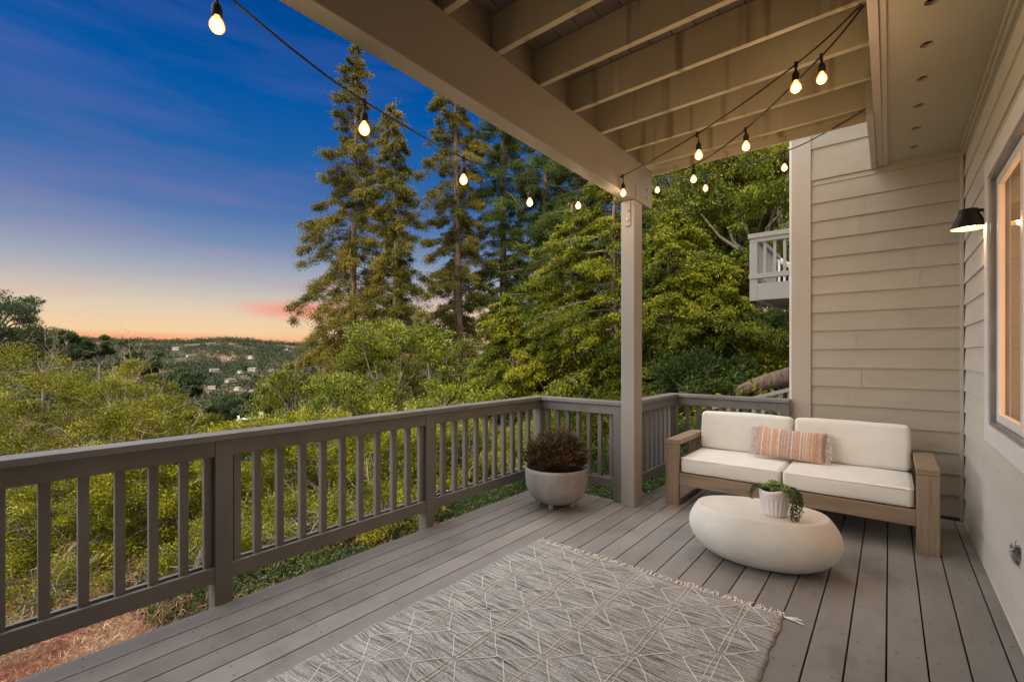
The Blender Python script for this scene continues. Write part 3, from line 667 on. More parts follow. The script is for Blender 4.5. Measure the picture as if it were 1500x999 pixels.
# ------------------------------------------------------------------ small planter with succulents
pc=Vector((-.588,3.475,.351))
pp=empty('succulent_planter',pc,'small white fluted planter of succulents on the coffee table','planter')
def flute(q,i):
    return 1+ (.055*(.5+.5*math.cos(q*20)) if 1<=i<=5 else (.018*math.sin(q*3+.7) if i>5 else 0))
m=MB().lathe([(.01,0),(.060,.0),(.066,.01),(.073,.04),(.081,.075),(.087,.108),(.090,.116),(.094,.128),(.096,.160),(.0955,.176),(.089,.176),(.086,.150),(.02,.148)],120,(0,0,0),flute)
for i,v in enumerate(m.v):
    if v[2]>.1: m.v[i]=(v[0],v[1],v[2]+ (v[2]-.1)/.076*.010*math.sin(math.atan2(v[1],v[0])*2+2.6))
m.build('pot',M['planter'],pp,0,True)
MB().lathe([(.088,.158),(.04,.165),(.001,.166)],24).build('soil',M['soil'],pp)
def rosette(m,c,r,n,up=.7,w=.42):
    for k in range(n):
        t=k/n; ang=k*2.39996; rad=r*(.25+.75*t); el=1.25-1.0*t
        d=Vector((math.cos(ang)*math.cos(el),math.sin(ang)*math.cos(el),math.sin(el)*up)).normalized()
        side=d.cross(Vector((0,0,1))); side=side.normalized() if side.length>1e-3 else Vector((1,0,0)); nn=side.cross(d)
        p0=c+d*rad*.1; p1=c+d*rad*.6; p2=c+d*rad+Vector((0,0,rad*.12)); ww=rad*w*.5
        b=len(m.v); m.v+=[tuple(p0),tuple(p1+side*ww),tuple(p2),tuple(p1-side*ww),tuple(p1-nn*ww*.5)]
        m.f+=[(b,b+1,b+4),(b+1,b+2,b+4),(b+2,b+3,b+4),(b+3,b,b+4),(b,b+3,b+2,b+1)]; m.m+=[0]*5
rnd=random.Random(8); m=MB()
rosette(m,Vector((.005,-.02,.195)),.055,26); rosette(m,Vector((.035,-.06,.18)),.04,20); rosette(m,Vector((-.045,-.055,.185)),.042,22)
rosette(m,Vector((-.01,.03,.20)),.05,22); rosette(m,Vector((.06,-.01,.18)),.04,18); rosette(m,Vector((-.06,0,.175)),.04,18)
m.build('rosettes',M['f_succ'],pp)
m=MB()
for k in range(60):
    a=rnd.uniform(0,6.28); r=rnd.uniform(.02,.085); c=Vector((r*math.cos(a),r*math.sin(a),.17)); 
    for q in range(6):
        d=Vector((rnd.gauss(0,.6),rnd.gauss(0,.6),1)).normalized(); s=d.cross(Vector((rnd.random(),rnd.random(),.1))).normalized()*.005
        b=len(m.v); L_=rnd.uniform(.02,.045); m.v+=[tuple(c),tuple(c+d*L_*.6+s),tuple(c+d*L_),tuple(c+d*L_*.6-s)]; m.f.append((b,b+1,b+2,b+3)); m.m.append(0)
m.build('leaves',M['f_succ'],pp)
m=MB()
def trail(m,a,length,spread=0,land=None):
    length*=.8
    p=Vector((.082*math.cos(a),.082*math.sin(a),.178)); out=Vector((math.cos(a),math.sin(a),0)); d=out*.9+Vector((0,0,.5))
    step=.006; n=int(length/step)
    for i in range(n):
        d=d+Vector((0,0,-.16)); d=d+out*(-.02); d.normalize()
        if p.z+d.z*step<.006: d=Vector((out.x+.2,out.y,0)).normalized(); 
        rr_=math.hypot(p.x,p.y)
        p=p+d*step
        if math.hypot(p.x,p.y)<.10 and p.z<.17: p=Vector((p.x,p.y,p.z))+out*.002
        for s in range(3):
            c=p+Vector((rnd.gauss(0,.006),rnd.gauss(0,.006),rnd.gauss(0,.003))); e=.0042
            b=len(m.v); m.v+=[tuple(c+Vector(t)*e) for t in ((1,0,0),(-1,0,0),(0,1,0),(0,-1,0),(0,0,1.3),(0,0,-1.3))]
            for f in ((0,2,4),(2,1,4),(1,3,4),(3,0,4),(2,0,5),(1,2,5),(3,1,5),(0,3,5)): m.f.append(tuple(b+q for q in f)); m.m.append(0)
for a,L_ in ((-.55,.19),(-.35,.15),(-.15,.27),(-.05,.17),(.15,.2),(.35,.16),(-.75,.25),(-.65,.28),(.5,.13),(-.45,.29)): trail(m,a,L_)
for a,L_ in ((-2.75,.12),(-2.6,.15),(-2.9,.1),(3.0,.12)): trail(m,a,L_)
m.build('trailing_stems',M['f_pearl'],pp)
# ------------------------------------------------------------------ bowl planter
bp_=empty('bowl_planter',(-2.415,3.625,0),'weathered white footed bowl planter with russet spiky plant near railing','planter')
MB().lathe([(.01,.040),(.10,.042),(.165,.058),(.215,.095),(.252,.15),(.270,.21),(.277,.28),(.279,.34),(.281,.372),(.272,.376),(.262,.370),(.258,.33),(.03,.328)],56,(0,0,0),lambda q,i:1.05+.006*math.sin(q*3)).build('bowl',M['bowl'],bp_,0,True)
for k in range(4):
    a=R(-75+90*k); MB().lathe([(.005,0),(.014,0),(.018,.02),(.022,.066),(.005,.07)],12,(.15*math.cos(a),.15*math.sin(a),0)).build('foot',M['bowl'],bp_,0,True)
MB().lathe([(.262,.335),(.15,.345),(.001,.35)],32).build('soil',M['soil'],bp_)
rng=np.random.default_rng(5)
nst=330; V=[]
for k in range(nst):
    th=rng.uniform(0,2*math.pi); rad=.25*rng.uniform(0,1)**.5; hmax=.40+.26*math.sqrt(max(0,1-(rad/.25)**2))*(.75+.45*rng.random())+.03*math.sin(th*2+1)
    base=np.array([rad*.85*math.cos(th),rad*.85*math.sin(th),.34]); top=np.array([rad*1.15*math.cos(th)+rng.normal(0,.02),rad*1.15*math.sin(th),hmax])
    n=26; t=rng.uniform(.25,1,n)[:,None]; c=base+(top-base)*t
    ang=rng.uniform(0,2*math.pi,n); dr=np.stack([np.cos(ang),np.sin(ang),np.full(n,.75)],1)
    V.append(leaves(c+norm(dr)*.03,dr,.075,.008,rng,.3))
link('plant',quads_mesh('plant',np.concatenate(V)),M['f_pot'],bp_)
# ------------------------------------------------------------------ rug
rg=empty('rug',(-1.257,1.55,0),'flat woven grey and cream rug with diamond stitching and fringed end','rug')
def rug():
    m=MB(); x0,x1,y0,y1=-2.075,-.437,.25,2.845; nx,ny=90,130
    for s,zb in ((1,.0105),(0,.0015)):
        for j in range(ny+1):
            for i in range(nx+1):
                x=x0+(x1-x0)*i/nx; y=y0+(y1-y0)*j/ny
                e=0
                if i in(0,nx): x+=(.004*math.sin(y*40)+.004*math.sin(y*17)); e=1
                if j in(0,ny): e=1
                z=zb+(.0012*math.sin(x*9+math.sin(y*4))+.001*math.sin(y*23+x*5) if s else 0) - (.004*e if s else 0)
                m.v.append((x+1.257,y-1.55,z))
    k=(nx+1)*(ny+1)
    for j in range(ny):
        for i in range(nx):
            a=j*(nx+1)+i; m.f.append((a,a+1,a+nx+2,a+nx+1)); m.m.append(0)
    edge=[j*(nx+1) for j in range(ny+1)]
    for L_ in ([j*(nx+1) for j in range(ny,-1,-1)],[j*(nx+1)+nx for j in range(ny+1)],[i for i in range(nx+1)],[ny*(nx+1)+i for i in range(nx,-1,-1)]):
        for a,b in zip(L_,L_[1:]): m.f.append((a,a+k,b+k,b)); m.m.append(0)
    return m
rug().build('woven_body',M['rug'],rg,0,True)
m=MB(); rnd=random.Random(12)
def rl(a,b,w=.0027):
    a=Vector(a); b=Vector(b); n=10; d=(b-a); s=Vector((-d.y,d.x,0)).normalized(); P=[]
    ph=rnd.uniform(0,6); am=rnd.uniform(.001,.0035)
    for i in range(n+1):
        t=i/n; p=a+d*t+s*(am*math.sin(ph+t*5)+rnd.uniform(-.0007,.0007)); P.append(Vector((p.x+1.257,p.y-1.55,.0122+.0007*math.sin(p.x*60+p.y*50))))
    m.tube(P,w*.78,5)
for ci in range(5):
    xn=-1.862+.312*ci
    for ri in range(10):
        ya=2.838-.271*ri; yb=ya-.271; ym=(ya+yb)/2; j=lambda: rnd.uniform(-.006,.006)
        if yb<.3: break
        lx,rx=xn-.132+j(),xn+.137+j(); a1=ya-.012; b1=yb+.012
        rl((xn-.012,a1,0),(xn-.013+j()*.3,b1,0)); rl((xn+.013,a1,0),(xn+.012+j()*.3,b1,0))
        rl((xn-.02,ya-.006,0),(lx,ym+j(),0)); rl((lx,ym,0),(xn-.02,yb+.006,0)); rl((xn+.02,ya-.006,0),(rx,ym+j(),0)); rl((rx,ym,0),(xn+.02,yb+.006,0))
m.build('stitched_pattern',M['rugline'],rg)
m=MB()
for i in range(190):
    x=-2.07+1.63*i/189+rnd.uniform(-.004,.004); g=math.sin(i*.9)*.012
    p=[Vector((x+1.257,2.842-1.55,.006))]; L_=rnd.uniform(.03,.065); dx=rnd.uniform(-.35,.5)
    for q in range(4): p.append(p[-1]+Vector((L_/4*(dx+rnd.uniform(-.4,.4)),L_/4,rnd.uniform(-.001,.0015))))
    for v in p: v.z=max(.003,v.z)
    m.tube(p,[.0035,.0032,.0028,.003,.0036],4)
for i in range(12):
    p=[Vector((-.437+1.257,2.842-1.55,.006))]; a=rnd.uniform(-.2,.5); L_=rnd.uniform(.04,.10)
    for q in range(4): p.append(p[-1]+Vector((L_/4,L_/4*(a+rnd.uniform(-.3,.3)),rnd.uniform(-.001,.001))))
    m.tube(p,.0024,4)
m.build('fringe',M['rugline'],rg)
# grey tuft at right edge
o=empty('shaggy_tuft',(.488,3.30,.43),'small grey shaggy tuft against the side wall at the right edge','ornament')
V=leaves(np.random.default_rng(2).normal(0,.015,(700,3))*np.array([.6,1,1.3]),np.random.default_rng(3).normal(0,1,(700,3)),.035,.006,rng,.4)
link('tuft',quads_mesh('tuft',V),foliage('grey_shag',[(.12,.11,.1),(.3,.28,.26),(.5,.48,.45)],clump=20),o)
# ------------------------------------------------------------------ balcony and stairs beyond the house corner
bc=empty('balcony',(-1.3,9,2.4),'small pale balcony projecting beyond the siding corner','balcony')
child(MB().box(-1.935,-.2,8.96,9.10,3.45,3.53).box(-1.935,-1.80,9.1,11.3,3.45,3.53),'cap_rail',M['post'],bc,.005)
child(MB().box(-1.90,-.2,8.985,9.02,3.38,3.449).box(-1.925,-.2,8.97,9.06,2.745,2.83).box(-1.92,-1.83,9.06,11.3,2.745,2.83),'rails',M['post'],bc,.004)
child(MB().box(-1.915,-1.79,8.99,9.09,2.36,3.448),'post',M['post'],bc,.005)
for i in range(10):
    x=-1.68+.15*i; child(MB().box(x-.022,x+.022,9.021,9.06,2.83,3.449),'baluster',M['post'],bc)
for i in range(13):
    y=9.24+.15*i; child(MB().box(-1.88,-1.84,y-.022,y+.022,2.83,3.449),'baluster',M['post'],bc)
child(MB().box(-1.86,-.2,8.995,9.04,2.37,2.66).box(-1.86,-1.8,9.04,11.3,2.37,2.66),'fascia',M['post'],bc,.004)
child(MB().box(-1.80,-.2,9.04,11.3,2.40,2.655),'floor',M['roofboards'],bc)
st=empty('stair_railing',(-2,11.5,3),'pale sunlit stair railing seen through the balcony balusters','railing')
a=Vector((-2.33,11.6,3.85)); b=Vector((-.9,11.6,2.75)); m=MB(); m.tube([a,b],.05,4); child(m,'handrail',M['white'],st)
for i in range(14):
    p=a+(b-a)*(i/14+.03); child(MB().box(p.x-.02,p.x+.02,p.y-.02,p.y+.02,p.z-.85,p.z-.02),'baluster',M['white'],st)
s2=empty('stair_railing',(-1.3,6.6,0),'grey sloping stair rail rising behind the deck railing near the log','railing')
a=Vector((-1.9,6.6,.66)); b=Vector((-.80,6.6,1.01)); m=MB(); 
n=len(m.v); m.v+=[tuple(a+Vector((0,-.05,0))),tuple(b+Vector((0,-.05,0))),tuple(b+Vector((0,.05,0))),tuple(a+Vector((0,.05,0)))]+[tuple(p+Vector((0,0,.045))) for p in (a+Vector((0,-.05,0)),b+Vector((0,-.05,0)),b+Vector((0,.05,0)),a+Vector((0,.05,0)))]
m.f+=[(0,3,2,1),(4,5,6,7),(0,1,5,4),(1,2,6,5),(2,3,7,6),(3,0,4,7)]; m.m+=[0]*6
child(m,'handrail',M['post'],s2)
for i in range(11):
    p=a+(b-a)*(i/11+.04); child(MB().box(p.x-.022,p.x+.022,6.58,6.62,p.z-.8,p.z+.01),'baluster',M['post'],s2)
lg=empty('fallen_log',(-2.4,12,.3),'brown fallen log lying on the slope behind the sofa','log')
pts=[at(1078,574,9.6),at(1110,563,9.6),at(1140,556,9.5),at(1185,545,9.4),at(1230,536,9.4)]
m=MB().tube(pts,[.10,.15,.18,.19,.19],14); m.v=[tuple(Vector(v)+Vector((.03*noise.noise(Vector(v)*3),.03*noise.noise(Vector(v)*4),.03*noise.noise(Vector(v)*5)))) for v in m.v]
child(m,'trunk',M['bark'],lg,0,True)
# ------------------------------------------------------------------ vegetation generators
def put(name,label,cat,x,y,z,group=None,rz=0,s=1):
    o=empty(name,(x,y,z),label,cat,group,rz); o.scale=(s,s,s); return o
def conifer(name,label,x,y,zb,h,rmax,seed,mfol,nb=130,per=330,t0=.12,lf=(.24,.06),droop=.35,prof=.8,rt=.32,group=None,wild=.5,shape=None,bare=.0,hang=.75,u0=.18,tuft=0):
    rng=np.random.default_rng(seed); root=put(name,label,'tree',x,y,zb,group)
    tr=MB(); pts=[]; n=14
    for i in range(n+1):
        t=i/n; pts.append((.35*math.sin(t*3+seed)*t*(1-t)*2,.3*math.sin(t*4+seed*2)*t*(1-t)*2,h*t))
    tr.tube(pts,[rt*(1-.93*(i/n))+.01 for i in range(n+1)],10)
    P=np.array(pts); LV=[]
    for k in range(nb):
        t=t0+(1-t0)*((k+rng.uniform(0,1))/nb)
        z=h*t; cx=np.interp(z,P[:,2],P[:,0]); cy=np.interp(z,P[:,2],P[:,1])
        az=k*2.4+rng.normal(0,.5)
        q=(1-t)/(1-t0)
        f=(shape(q) if shape else (q**prof*(1 if q<.75 else 1-.35*(q-.75)/.25)))
        lump=1+wild*.9*(noise.noise(Vector((math.cos(az)*1.3,math.sin(az)*1.3,t*7+seed)))) 
        L_=max(.25,rmax*f*rng.uniform(.55,1.12)*lump)
        dr_=droop*(rng.uniform(.35,1.5) if tuft else 1); m=7; dirv=np.array([math.cos(az),math.sin(az),0]); side=np.array([-dirv[1],dirv[0],0])
        s=np.linspace(0,1,m); up=rng.uniform(.0,.28)*(1 if t<.85 else 2.2)
        bz=L_*(up*s-(dr_+up*.6)*s**2+.3*dr_*s**4); bend=rng.normal(0,.12)*L_
        bp=np.array([cx,cy,z])+dirv*(L_*s)[:,None]+side*(bend*s**2)[:,None]+np.stack([0*s,0*s,bz],1)
        tr.tube([tuple(p) for p in bp],[max(.006,.045*L_/3*(1-.85*v)) for v in s],3,False)
        nn=int(per*min(1.25,L_/rmax*1.3+.12)); 
        if rng.uniform()<bare: nn=int(nn*.25)
        if tuft:
            nt_=max(2,int(2+L_*tuft)); u=rng.uniform(u0,1.03,nt_)**.75
            base=np.stack([np.interp(u,s,bp[:,i]) for i in range(3)],1)
            cen=base+side*(rng.normal(0,.17,(nt_,1))*L_*(1.15-u[:,None]))+np.array([0,0,-1])*rng.uniform(0,.28,(nt_,1))
            sz=rng.uniform(.16,.42,nt_)*(.55+.45*min(1,L_/3)); w=np.repeat(np.arange(nt_),max(6,int(nn/nt_)))
            of=rng.normal(0,.55,(len(w),3))*sz[w][:,None]*np.array([1.15,1.15,.55])+dirv*(rng.uniform(-.5,.8,(len(w),1))*sz[w][:,None])
            of[:,2]-=np.abs(rng.normal(0,.55,len(w)))*sz[w]*hang
            c=cen[w]+of; LV.append(leaves(c,dirv*.7+of*1.2+np.array([0,0,-.6]),lf[0],lf[1],rng,.45)); continue
        # secondary sprays
        ns=max(3,int(nn/22)); u=rng.uniform(u0,1,ns)**.8; 
        base=np.stack([np.interp(u,s,bp[:,i]) for i in range(3)],1)
        sg=rng.choice([-1,1],ns)[:,None]; tl=(L_*.34*(1.08-u)*rng.uniform(.5,1.2,ns)+.12*min(1,L_))[:,None]
        sd=norm(side*sg*rng.uniform(.3,1,(ns,1))+dirv*rng.uniform(.0,.9,(ns,1))+np.array([0,0,-1])*rng.uniform(.1,hang,(ns,1)))
        w=np.repeat(np.arange(ns),int(nn/ns)); a=rng.uniform(0,1,len(w))[:,None]
        c=base[w]+sd[w]*tl[w]*a+np.array([0,0,-1])*(a**2)*tl[w]*.25+rng.normal(0,.035+.02*L_/3,(len(w),3))
        LV.append(leaves(c,sd[w]+np.array([0,0,-.45]),lf[0],lf[1],rng,.45))
    V=np.concatenate(LV)
    tr.build('trunk',M['bark'],root,0,True)
    link('crown',quads_mesh('crown',V),mfol,root)
    return root
def clumps(rng,n,rx,ry,rz,c0,flat=0):
    """clump centres spread through an uneven crown volume"""
    p=norm(rng.normal(0,1,(n,3)))*(rng.uniform(.25,1,(n,1))**.45); p[:,2]=np.where(p[:,2]<-.45,p[:,2]*.6,p[:,2])
    return p*np.array([rx,ry,rz])+c0
def broadleaf(name,label,x,y,zb,h,rx,ry,rz,seed,mfol,ncl=90,per=260,cr=.55,lf=(.12,.05),twigs=60,rt=.14,group=None,cat='tree',twl=1.2,up=.3,twm=None):
    rng=np.random.default_rng(seed); rnd=random.Random(seed); root=put(name,label,cat,x,y,zb,group)
    c0=np.array([0,0,h-rz]); cc=clumps(rng,ncl,rx,ry,rz,c0); 
    tr=MB(); ns=rnd.randint(2,4)
    hub=[]
    for k in range(ns):
        a=k*2.3+rnd.random(); top=Vector((math.cos(a)*rx*.35,math.sin(a)*ry*.35,max(.3,(h-rz*1.1)*.75)))
        p=[Vector((.1*math.cos(a),.1*math.sin(a),-.3))]; 
        for i in range(1,6): p.append(p[0].lerp(top,i/5)+Vector((rnd.gauss(0,.06),rnd.gauss(0,.06),0)))
        tr.tube(p,[rt*(1-.1*i) for i in range(6)],7); hub.append(top)
    for c in cc[::max(1,ncl//40)]:
        hb=min(hub,key=lambda q:(q-Vector(c)).length); e=Vector(c); mid=hb.lerp(e,.5)+Vector((rnd.gauss(0,.15),rnd.gauss(0,.15),rnd.gauss(.1,.12)))
        tr.tube([hb,hb.lerp(mid,.5)+Vector((0,0,.05)),mid,mid.lerp(e,.6),e],[rt*.45,rt*.36,rt*.26,rt*.17,rt*.08],5,False)
    tr.build('trunk',M['bark_grey'],root,0,True)
    w=np.repeat(np.arange(ncl),per); sz=rng.uniform(.45,1.3,ncl)*cr
    off=norm(rng.normal(0,1,(len(w),3)))*(rng.uniform(0,1,(len(w),1))**.5); off[:,2]*=.62
    c=cc[w]+off*sz[w][:,None]
    out=norm(c-c0)+np.array([0,0,up])
    link('crown',quads_mesh('crown',leaves(c,out,lf[0],lf[1],rng,.8)),mfol,root)
    if twigs:
        tw=MB()
        for k in range(int(twigs*.95)):
            i=rnd.randrange(ncl); s=Vector(cc[i]); d=(s-Vector(c0)).normalized()+Vector((rnd.gauss(0,.5),rnd.gauss(0,.5),rnd.gauss(.15,.4))); d.normalize()
            s=s+d*sz[i]*.2
            def grow(p,d,L_,r,depth):
                P=[p]; dd=d
                for q in range(5):
                    dd=(dd+Vector((rnd.gauss(0,.22),rnd.gauss(0,.22),rnd.gauss(.03,.2)))).normalized(); P.append(P[-1]+dd*L_/5)
                    if depth and rnd.random()<.62: grow(P[-1],(dd+Vector((rnd.gauss(0,.7),rnd.gauss(0,.7),rnd.gauss(0,.6)))).normalized(),L_*.45,r*.6,depth-1)
                tw.tube(P,[r,r*.85,r*.7,r*.55,r*.4,r*.25],3,False)
            grow(s,d,twl*rnd.uniform(.5,1.1)*cr*1.5,.0058*twl,2)
        tw.build('bare_twigs',twm or M['twig'],root)
    return root
def P(u,d): 
    p=at(u,521,d); return p.x,p.y
def con(label,u,D,vtop,rmax,seed,mf,zb=None,**k):
    x,y=P(u,D); zb=gz(x,y)-.3 if zb is None else zb; zt=H+(521-vtop)/F*D
    return conifer(k.pop('name','redwood_tree'),label,x,y,zb,zt-zb,rmax,seed,mf,**k)
RWG='tall redwoods beyond the deck corner'
RK=dict(group=RWG,lf=(.16,.046),hang=1.1,u0=.06,tuft=4.2)
con('tallest redwood, standing leftmost against the open sky',520,35,62,4.9,11,M['f_redwood'],nb=180,per=1900,t0=.10,droop=.62,prof=0.5,rt=.42,wild=.95,bare=.08,**RK)
con('slim young redwood just right of the tallest one',575,32,150,3.4,12,M['f_redwood'],nb=140,per=1800,t0=.12,droop=.6,prof=0.48,rt=.26,wild=.9,bare=.08,**RK)
con('redwood with a dark straight trunk and gappy crown behind the middle bulbs',668,38,90,4.2,13,M['f_redwood'],nb=130,per=1900,t0=.24,droop=.65,prof=0.36,rt=.55,wild=1.1,bare=0.12,**RK)
con('dark redwood with sky gaps just left of the beam end',738,41,60,4.9,14,M['f_redwood_dark'],nb=155,per=2000,t0=.2,droop=.65,prof=0.35,rt=.5,wild=.9,bare=.12,**RK)
con('dark redwood partly behind the beam, right of the sky gaps',800,39,40,4.8,15,M['f_redwood_dark'],nb=155,per=2000,t0=.2,droop=.6,prof=0.35,rt=.42,wild=.8,bare=.06,**RK)
con('dense dark redwood directly left of the support post',858,35,30,5.0,16,M['f_redwood_dark'],nb=150,per=1250,t0=.12,droop=.5,prof=.42,rt=.4,wild=.5,**RK)
con('dense dark redwood hidden behind the support post',920,36,20,5.2,17,M['f_redwood_dark'],nb=150,per=1250,t0=.12,droop=.5,prof=.42,rt=.4,wild=.5,**RK)
con('redwood with a reddish trunk right of the support post',968,31,40,4.6,18,M['f_redwood_dark'],nb=150,per=800,t0=.15,droop=.5,prof=.42,rt=.4,wild=.7,**RK)
con('dark redwood filling the back right of the grove',1050,33,30,5.4,19,M['f_redwood_dark'],nb=150,per=1250,t0=.12,droop=.45,prof=.42,rt=.4,wild=.5,**RK)
con('dark redwood closest to the house corner, far behind the balcony',1135,30,20,5.0,20,M['f_redwood_dark'],nb=140,per=900,t0=.12,droop=.45,prof=.42,rt=.4,wild=.5,**RK)
FG='layered yellow green conifers behind the railing'
kw=dict(nb=130,per=900,t0=.03,lf=(.10,.036),droop=.42,prof=.55,rt=.16,group=FG,wild=1.2,name='conifer_tree',hang=.35)
con('low layered conifer with a pointed top left of the bowl planter',742,16,432,2.3,31,M['f_fir'],**kw)
con('layered conifer above the bowl planter',838,16,300,2.8,32,M['f_fir'],**kw)
con('broad layered conifer right behind the support post',902,15,230,3.2,33,M['f_fir'],**kw)
con('layered conifer with bright fronds right of the support post',985,13,310,2.6,34,M['f_fir'],**kw)
con('small bright conifer left of the balcony',1052,12.5,395,2.1,35,M['f_fir'],**kw)
def bro(label,u,D,vtop,rx,rz,seed,mf,**k):
    x,y=P(u,D); zb=gz(x,y)-.1; zt=H+(521-vtop)/F*D; h=zt-zb
    return broadleaf(k.pop('name','laurel_tree'),label,x,y,zb,h,rx,rx,min(rz,h*.55),seed,mf,**k)
bro('rounded pale green laurel in front of the redwoods',598,19,452,2.9,2.9,41,M['f_laurel'],ncl=150,per=420,cr=.55,lf=(.13,.045),twigs=40,group='laurels')
bro('lower laurel left of the rounded one, before the tallest redwood',508,16,545,1.9,1.7,42,M['f_laurel'],ncl=80,per=360,cr=.5,lf=(.12,.04),twigs=40,group='laurels')
bro('laurel with bare grey twigs at its top beside the valley gap',428,20,535,1.6,2.6,43,M['f_laurel'],ncl=70,per=320,cr=.5,lf=(.13,.045),twigs=90,group='laurels')
bro('leafy laurel behind the railing right of the rounded one',668,15,540,2.0,2.0,44,M['f_laurel'],ncl=90,per=380,cr=.5,lf=(.11,.04),twigs=50,group='laurels')
bro('tall oak with sunlit crown above the balcony',1108,18,165,3.0,4.6,45,M['f_laurel'],ncl=260,per=420,cr=.62,lf=(.13,.055),twigs=60,name='oak_tree',group='oaks',rt=.2)
bro('tall oak with speckled crown behind the lowest bulbs',1040,20,175,2.9,4.8,46,M['f_laurel'],ncl=240,per=400,cr=.62,lf=(.13,.055),twigs=60,name='oak_tree',group='oaks',rt=.2)
bro('dark oak below the balcony beside the log',1120,14,462,1.9,1.9,47,M['f_dark'],ncl=110,per=420,cr=.5,lf=(.10,.045),twigs=0,name='oak_tree',group='oaks')
bro('dark oak low behind the sofa railing corner',1030,11,515,1.3,1.2,48,M['f_dark'],ncl=70,per=380,cr=.4,lf=(.08,.035),twigs=6,name='oak_tree',group='oaks')
SG='scrubby bushes on the slope beside the deck'
sh=dict(name='shrub',cat='shrub',group=SG)
bro('big olive green bush with bare twigs at the far left',28,15,512,3.0,2.8,51,M['f_olive'],ncl=120,per=528,cr=0.52,rt=.05,lf=(0.074,0.030),twigs=110,twl=1.3,**sh)
bro('big olive green bush rising highest left of the valley gap',135,15.5,525,2.9,2.8,52,M['f_olive'],ncl=120,per=528,cr=0.52,rt=.05,lf=(0.074,0.030),twigs=110,twl=1.3,**sh)
bro('olive green bush sloping down to the valley gap',228,14,575,2.1,2.1,53,M['f_olive'],ncl=88,per=528,cr=0.47,rt=.05,lf=(0.074,0.030),twigs=90,twl=1.3,**sh)
bro('tall dark olive bush behind the two big ones',200,24,528,2.6,3.2,54,M['f_olive'],ncl=72,per=480,cr=0.60,rt=.05,lf=(0.111,0.046),twigs=50,twl=1.6,**sh)
bro('tangled twiggy bush low at the left frame edge',10,9.5,640,2.0,1.5,55,M['f_olive'],ncl=72,per=480,cr=0.39,rt=.05,lf=(0.056,0.023),twigs=150,twl=1.2,**sh)
bro('bush with bright leaves and twigs behind the leftmost balusters',120,9.2,655,1.5,1.4,56,M['f_bright'],ncl=80,per=512,cr=0.36,rt=.05,lf=(0.052,0.023),twigs=90,twl=1.1,**sh)
bro('bush behind the first railing post from the left',235,9.8,640,1.4,1.4,57,M['f_bright'],ncl=80,per=512,cr=0.36,rt=.05,lf=(0.056,0.023),twigs=80,twl=1.1,**sh)
bro('yellow bush in the bay right of the first railing post',355,10.5,612,1.6,1.4,58,M['f_bright'],ncl=95,per=544,cr=0.36,rt=.05,lf=(0.056,0.023),twigs=40,**sh)
bro('yellow bush mid way along the railing',460,11.0,605,1.7,1.5,59,M['f_bright'],ncl=100,per=544,cr=0.36,rt=.05,lf=(0.056,0.023),twigs=40,**sh)
bro('yellow bush behind the second railing post',565,11.5,600,1.6,1.5,60,M['f_bright'],ncl=95,per=544,cr=0.36,rt=.05,lf=(0.056,0.023),twigs=40,**sh)
bro('yellow bush right of the second railing post',668,12,600,1.5,1.5,61,M['f_bright'],ncl=90,per=544,cr=0.36,rt=.05,lf=(0.059,0.024),twigs=50,**sh)
bro('yellow green bush behind the bowl planter',800,11,612,1.3,1.4,62,M['f_bright'],ncl=80,per=544,cr=0.34,rt=.05,lf=(0.056,0.023),twigs=30,**sh)
bro('green bush between bowl planter and support post',880,11.5,580,1.4,1.5,63,M['f_fir'],ncl=80,per=576,cr=0.36,rt=.05,lf=(0.059,0.024),twigs=30,**sh)
bro('low green bush right of the support post',975,9.0,620,1.1,1.1,64,M['f_dark'],ncl=60,per=544,cr=0.33,rt=.05,lf=(0.052,0.023),twigs=30,**sh)
bro('small shaded bush by the deck side below the left rail',300,7.0,770,.8,.7,65,M['f_bright'],ncl=40,per=480,cr=0.26,rt=.05,lf=(0.037,0.017),twigs=50,twl=.8,**sh)
bro('small twiggy bush at the bottom left below the rail',60,6.6,830,.8,.7,66,M['f_olive'],ncl=28,per=448,cr=0.26,rt=.05,lf=(0.037,0.017),twigs=90,twl=1.0,**sh)
bro('lowest yellow bush on the slope under the middle rail',430,8.2,720,1.0,.8,67,M['f_bright'],ncl=50,per=512,cr=0.29,rt=.05,lf=(0.044,0.019),twigs=40,**sh)
bro('lowest yellow bush on the slope under the rail near the second post',560,8.6,700,1.0,.9,68,M['f_bright'],ncl=50,per=512,cr=0.29,rt=.05,lf=(0.044,0.019),twigs=40,**sh)
# pines
def pine(label,u,D,vtop,rx,rz,seed,zdown,flat=.5,ncl=26,per=500,lf=(.5,.09),lean=0,group='pines on the near ridge'):
    x,y=P(u,D); zt=H+(521-vtop)/F*D; zb=gz(x,y); h=zt-zb; rng=np.random.default_rng(seed); rnd=random.Random(seed)
    root=put('pine_tree',label,'tree',x,y,zb,group); tr=MB(); 
    tr.tube([(0,0,-1),(.1,.1,h*.4),(-.15,.1,h*.7),(.1,0,h*.97)],[.4,.32,.22,.06],8)
    cc=clumps(rng,ncl,rx,rx,rz,np.array([lean,0,h-rz]))
    for c in cc: tr.tube([(0,0,max(h*.35,c[2]-1.2-.3*abs(c[0]))),tuple(np.array([0,0,c[2]-.8])*.5+c*.5),tuple(c)],[.12,.08,.03],5,False)
    tr.build('trunk',M['bark_grey'],root,0,True)
    w=np.repeat(np.arange(ncl),per); sz=rng.uniform(.6,1.2,ncl)*rx*.34
    off=norm(rng.normal(0,1,(len(w),3)))*(rng.uniform(0,1,(len(w),1))**.5); off[:,2]*=flat
    link('crown',quads_mesh('crown',leaves(cc[w]+off*sz[w][:,None],off+np.array([0,0,.6]),lf[0],lf[1],rng,.6)),M['f_pine'],root); return root
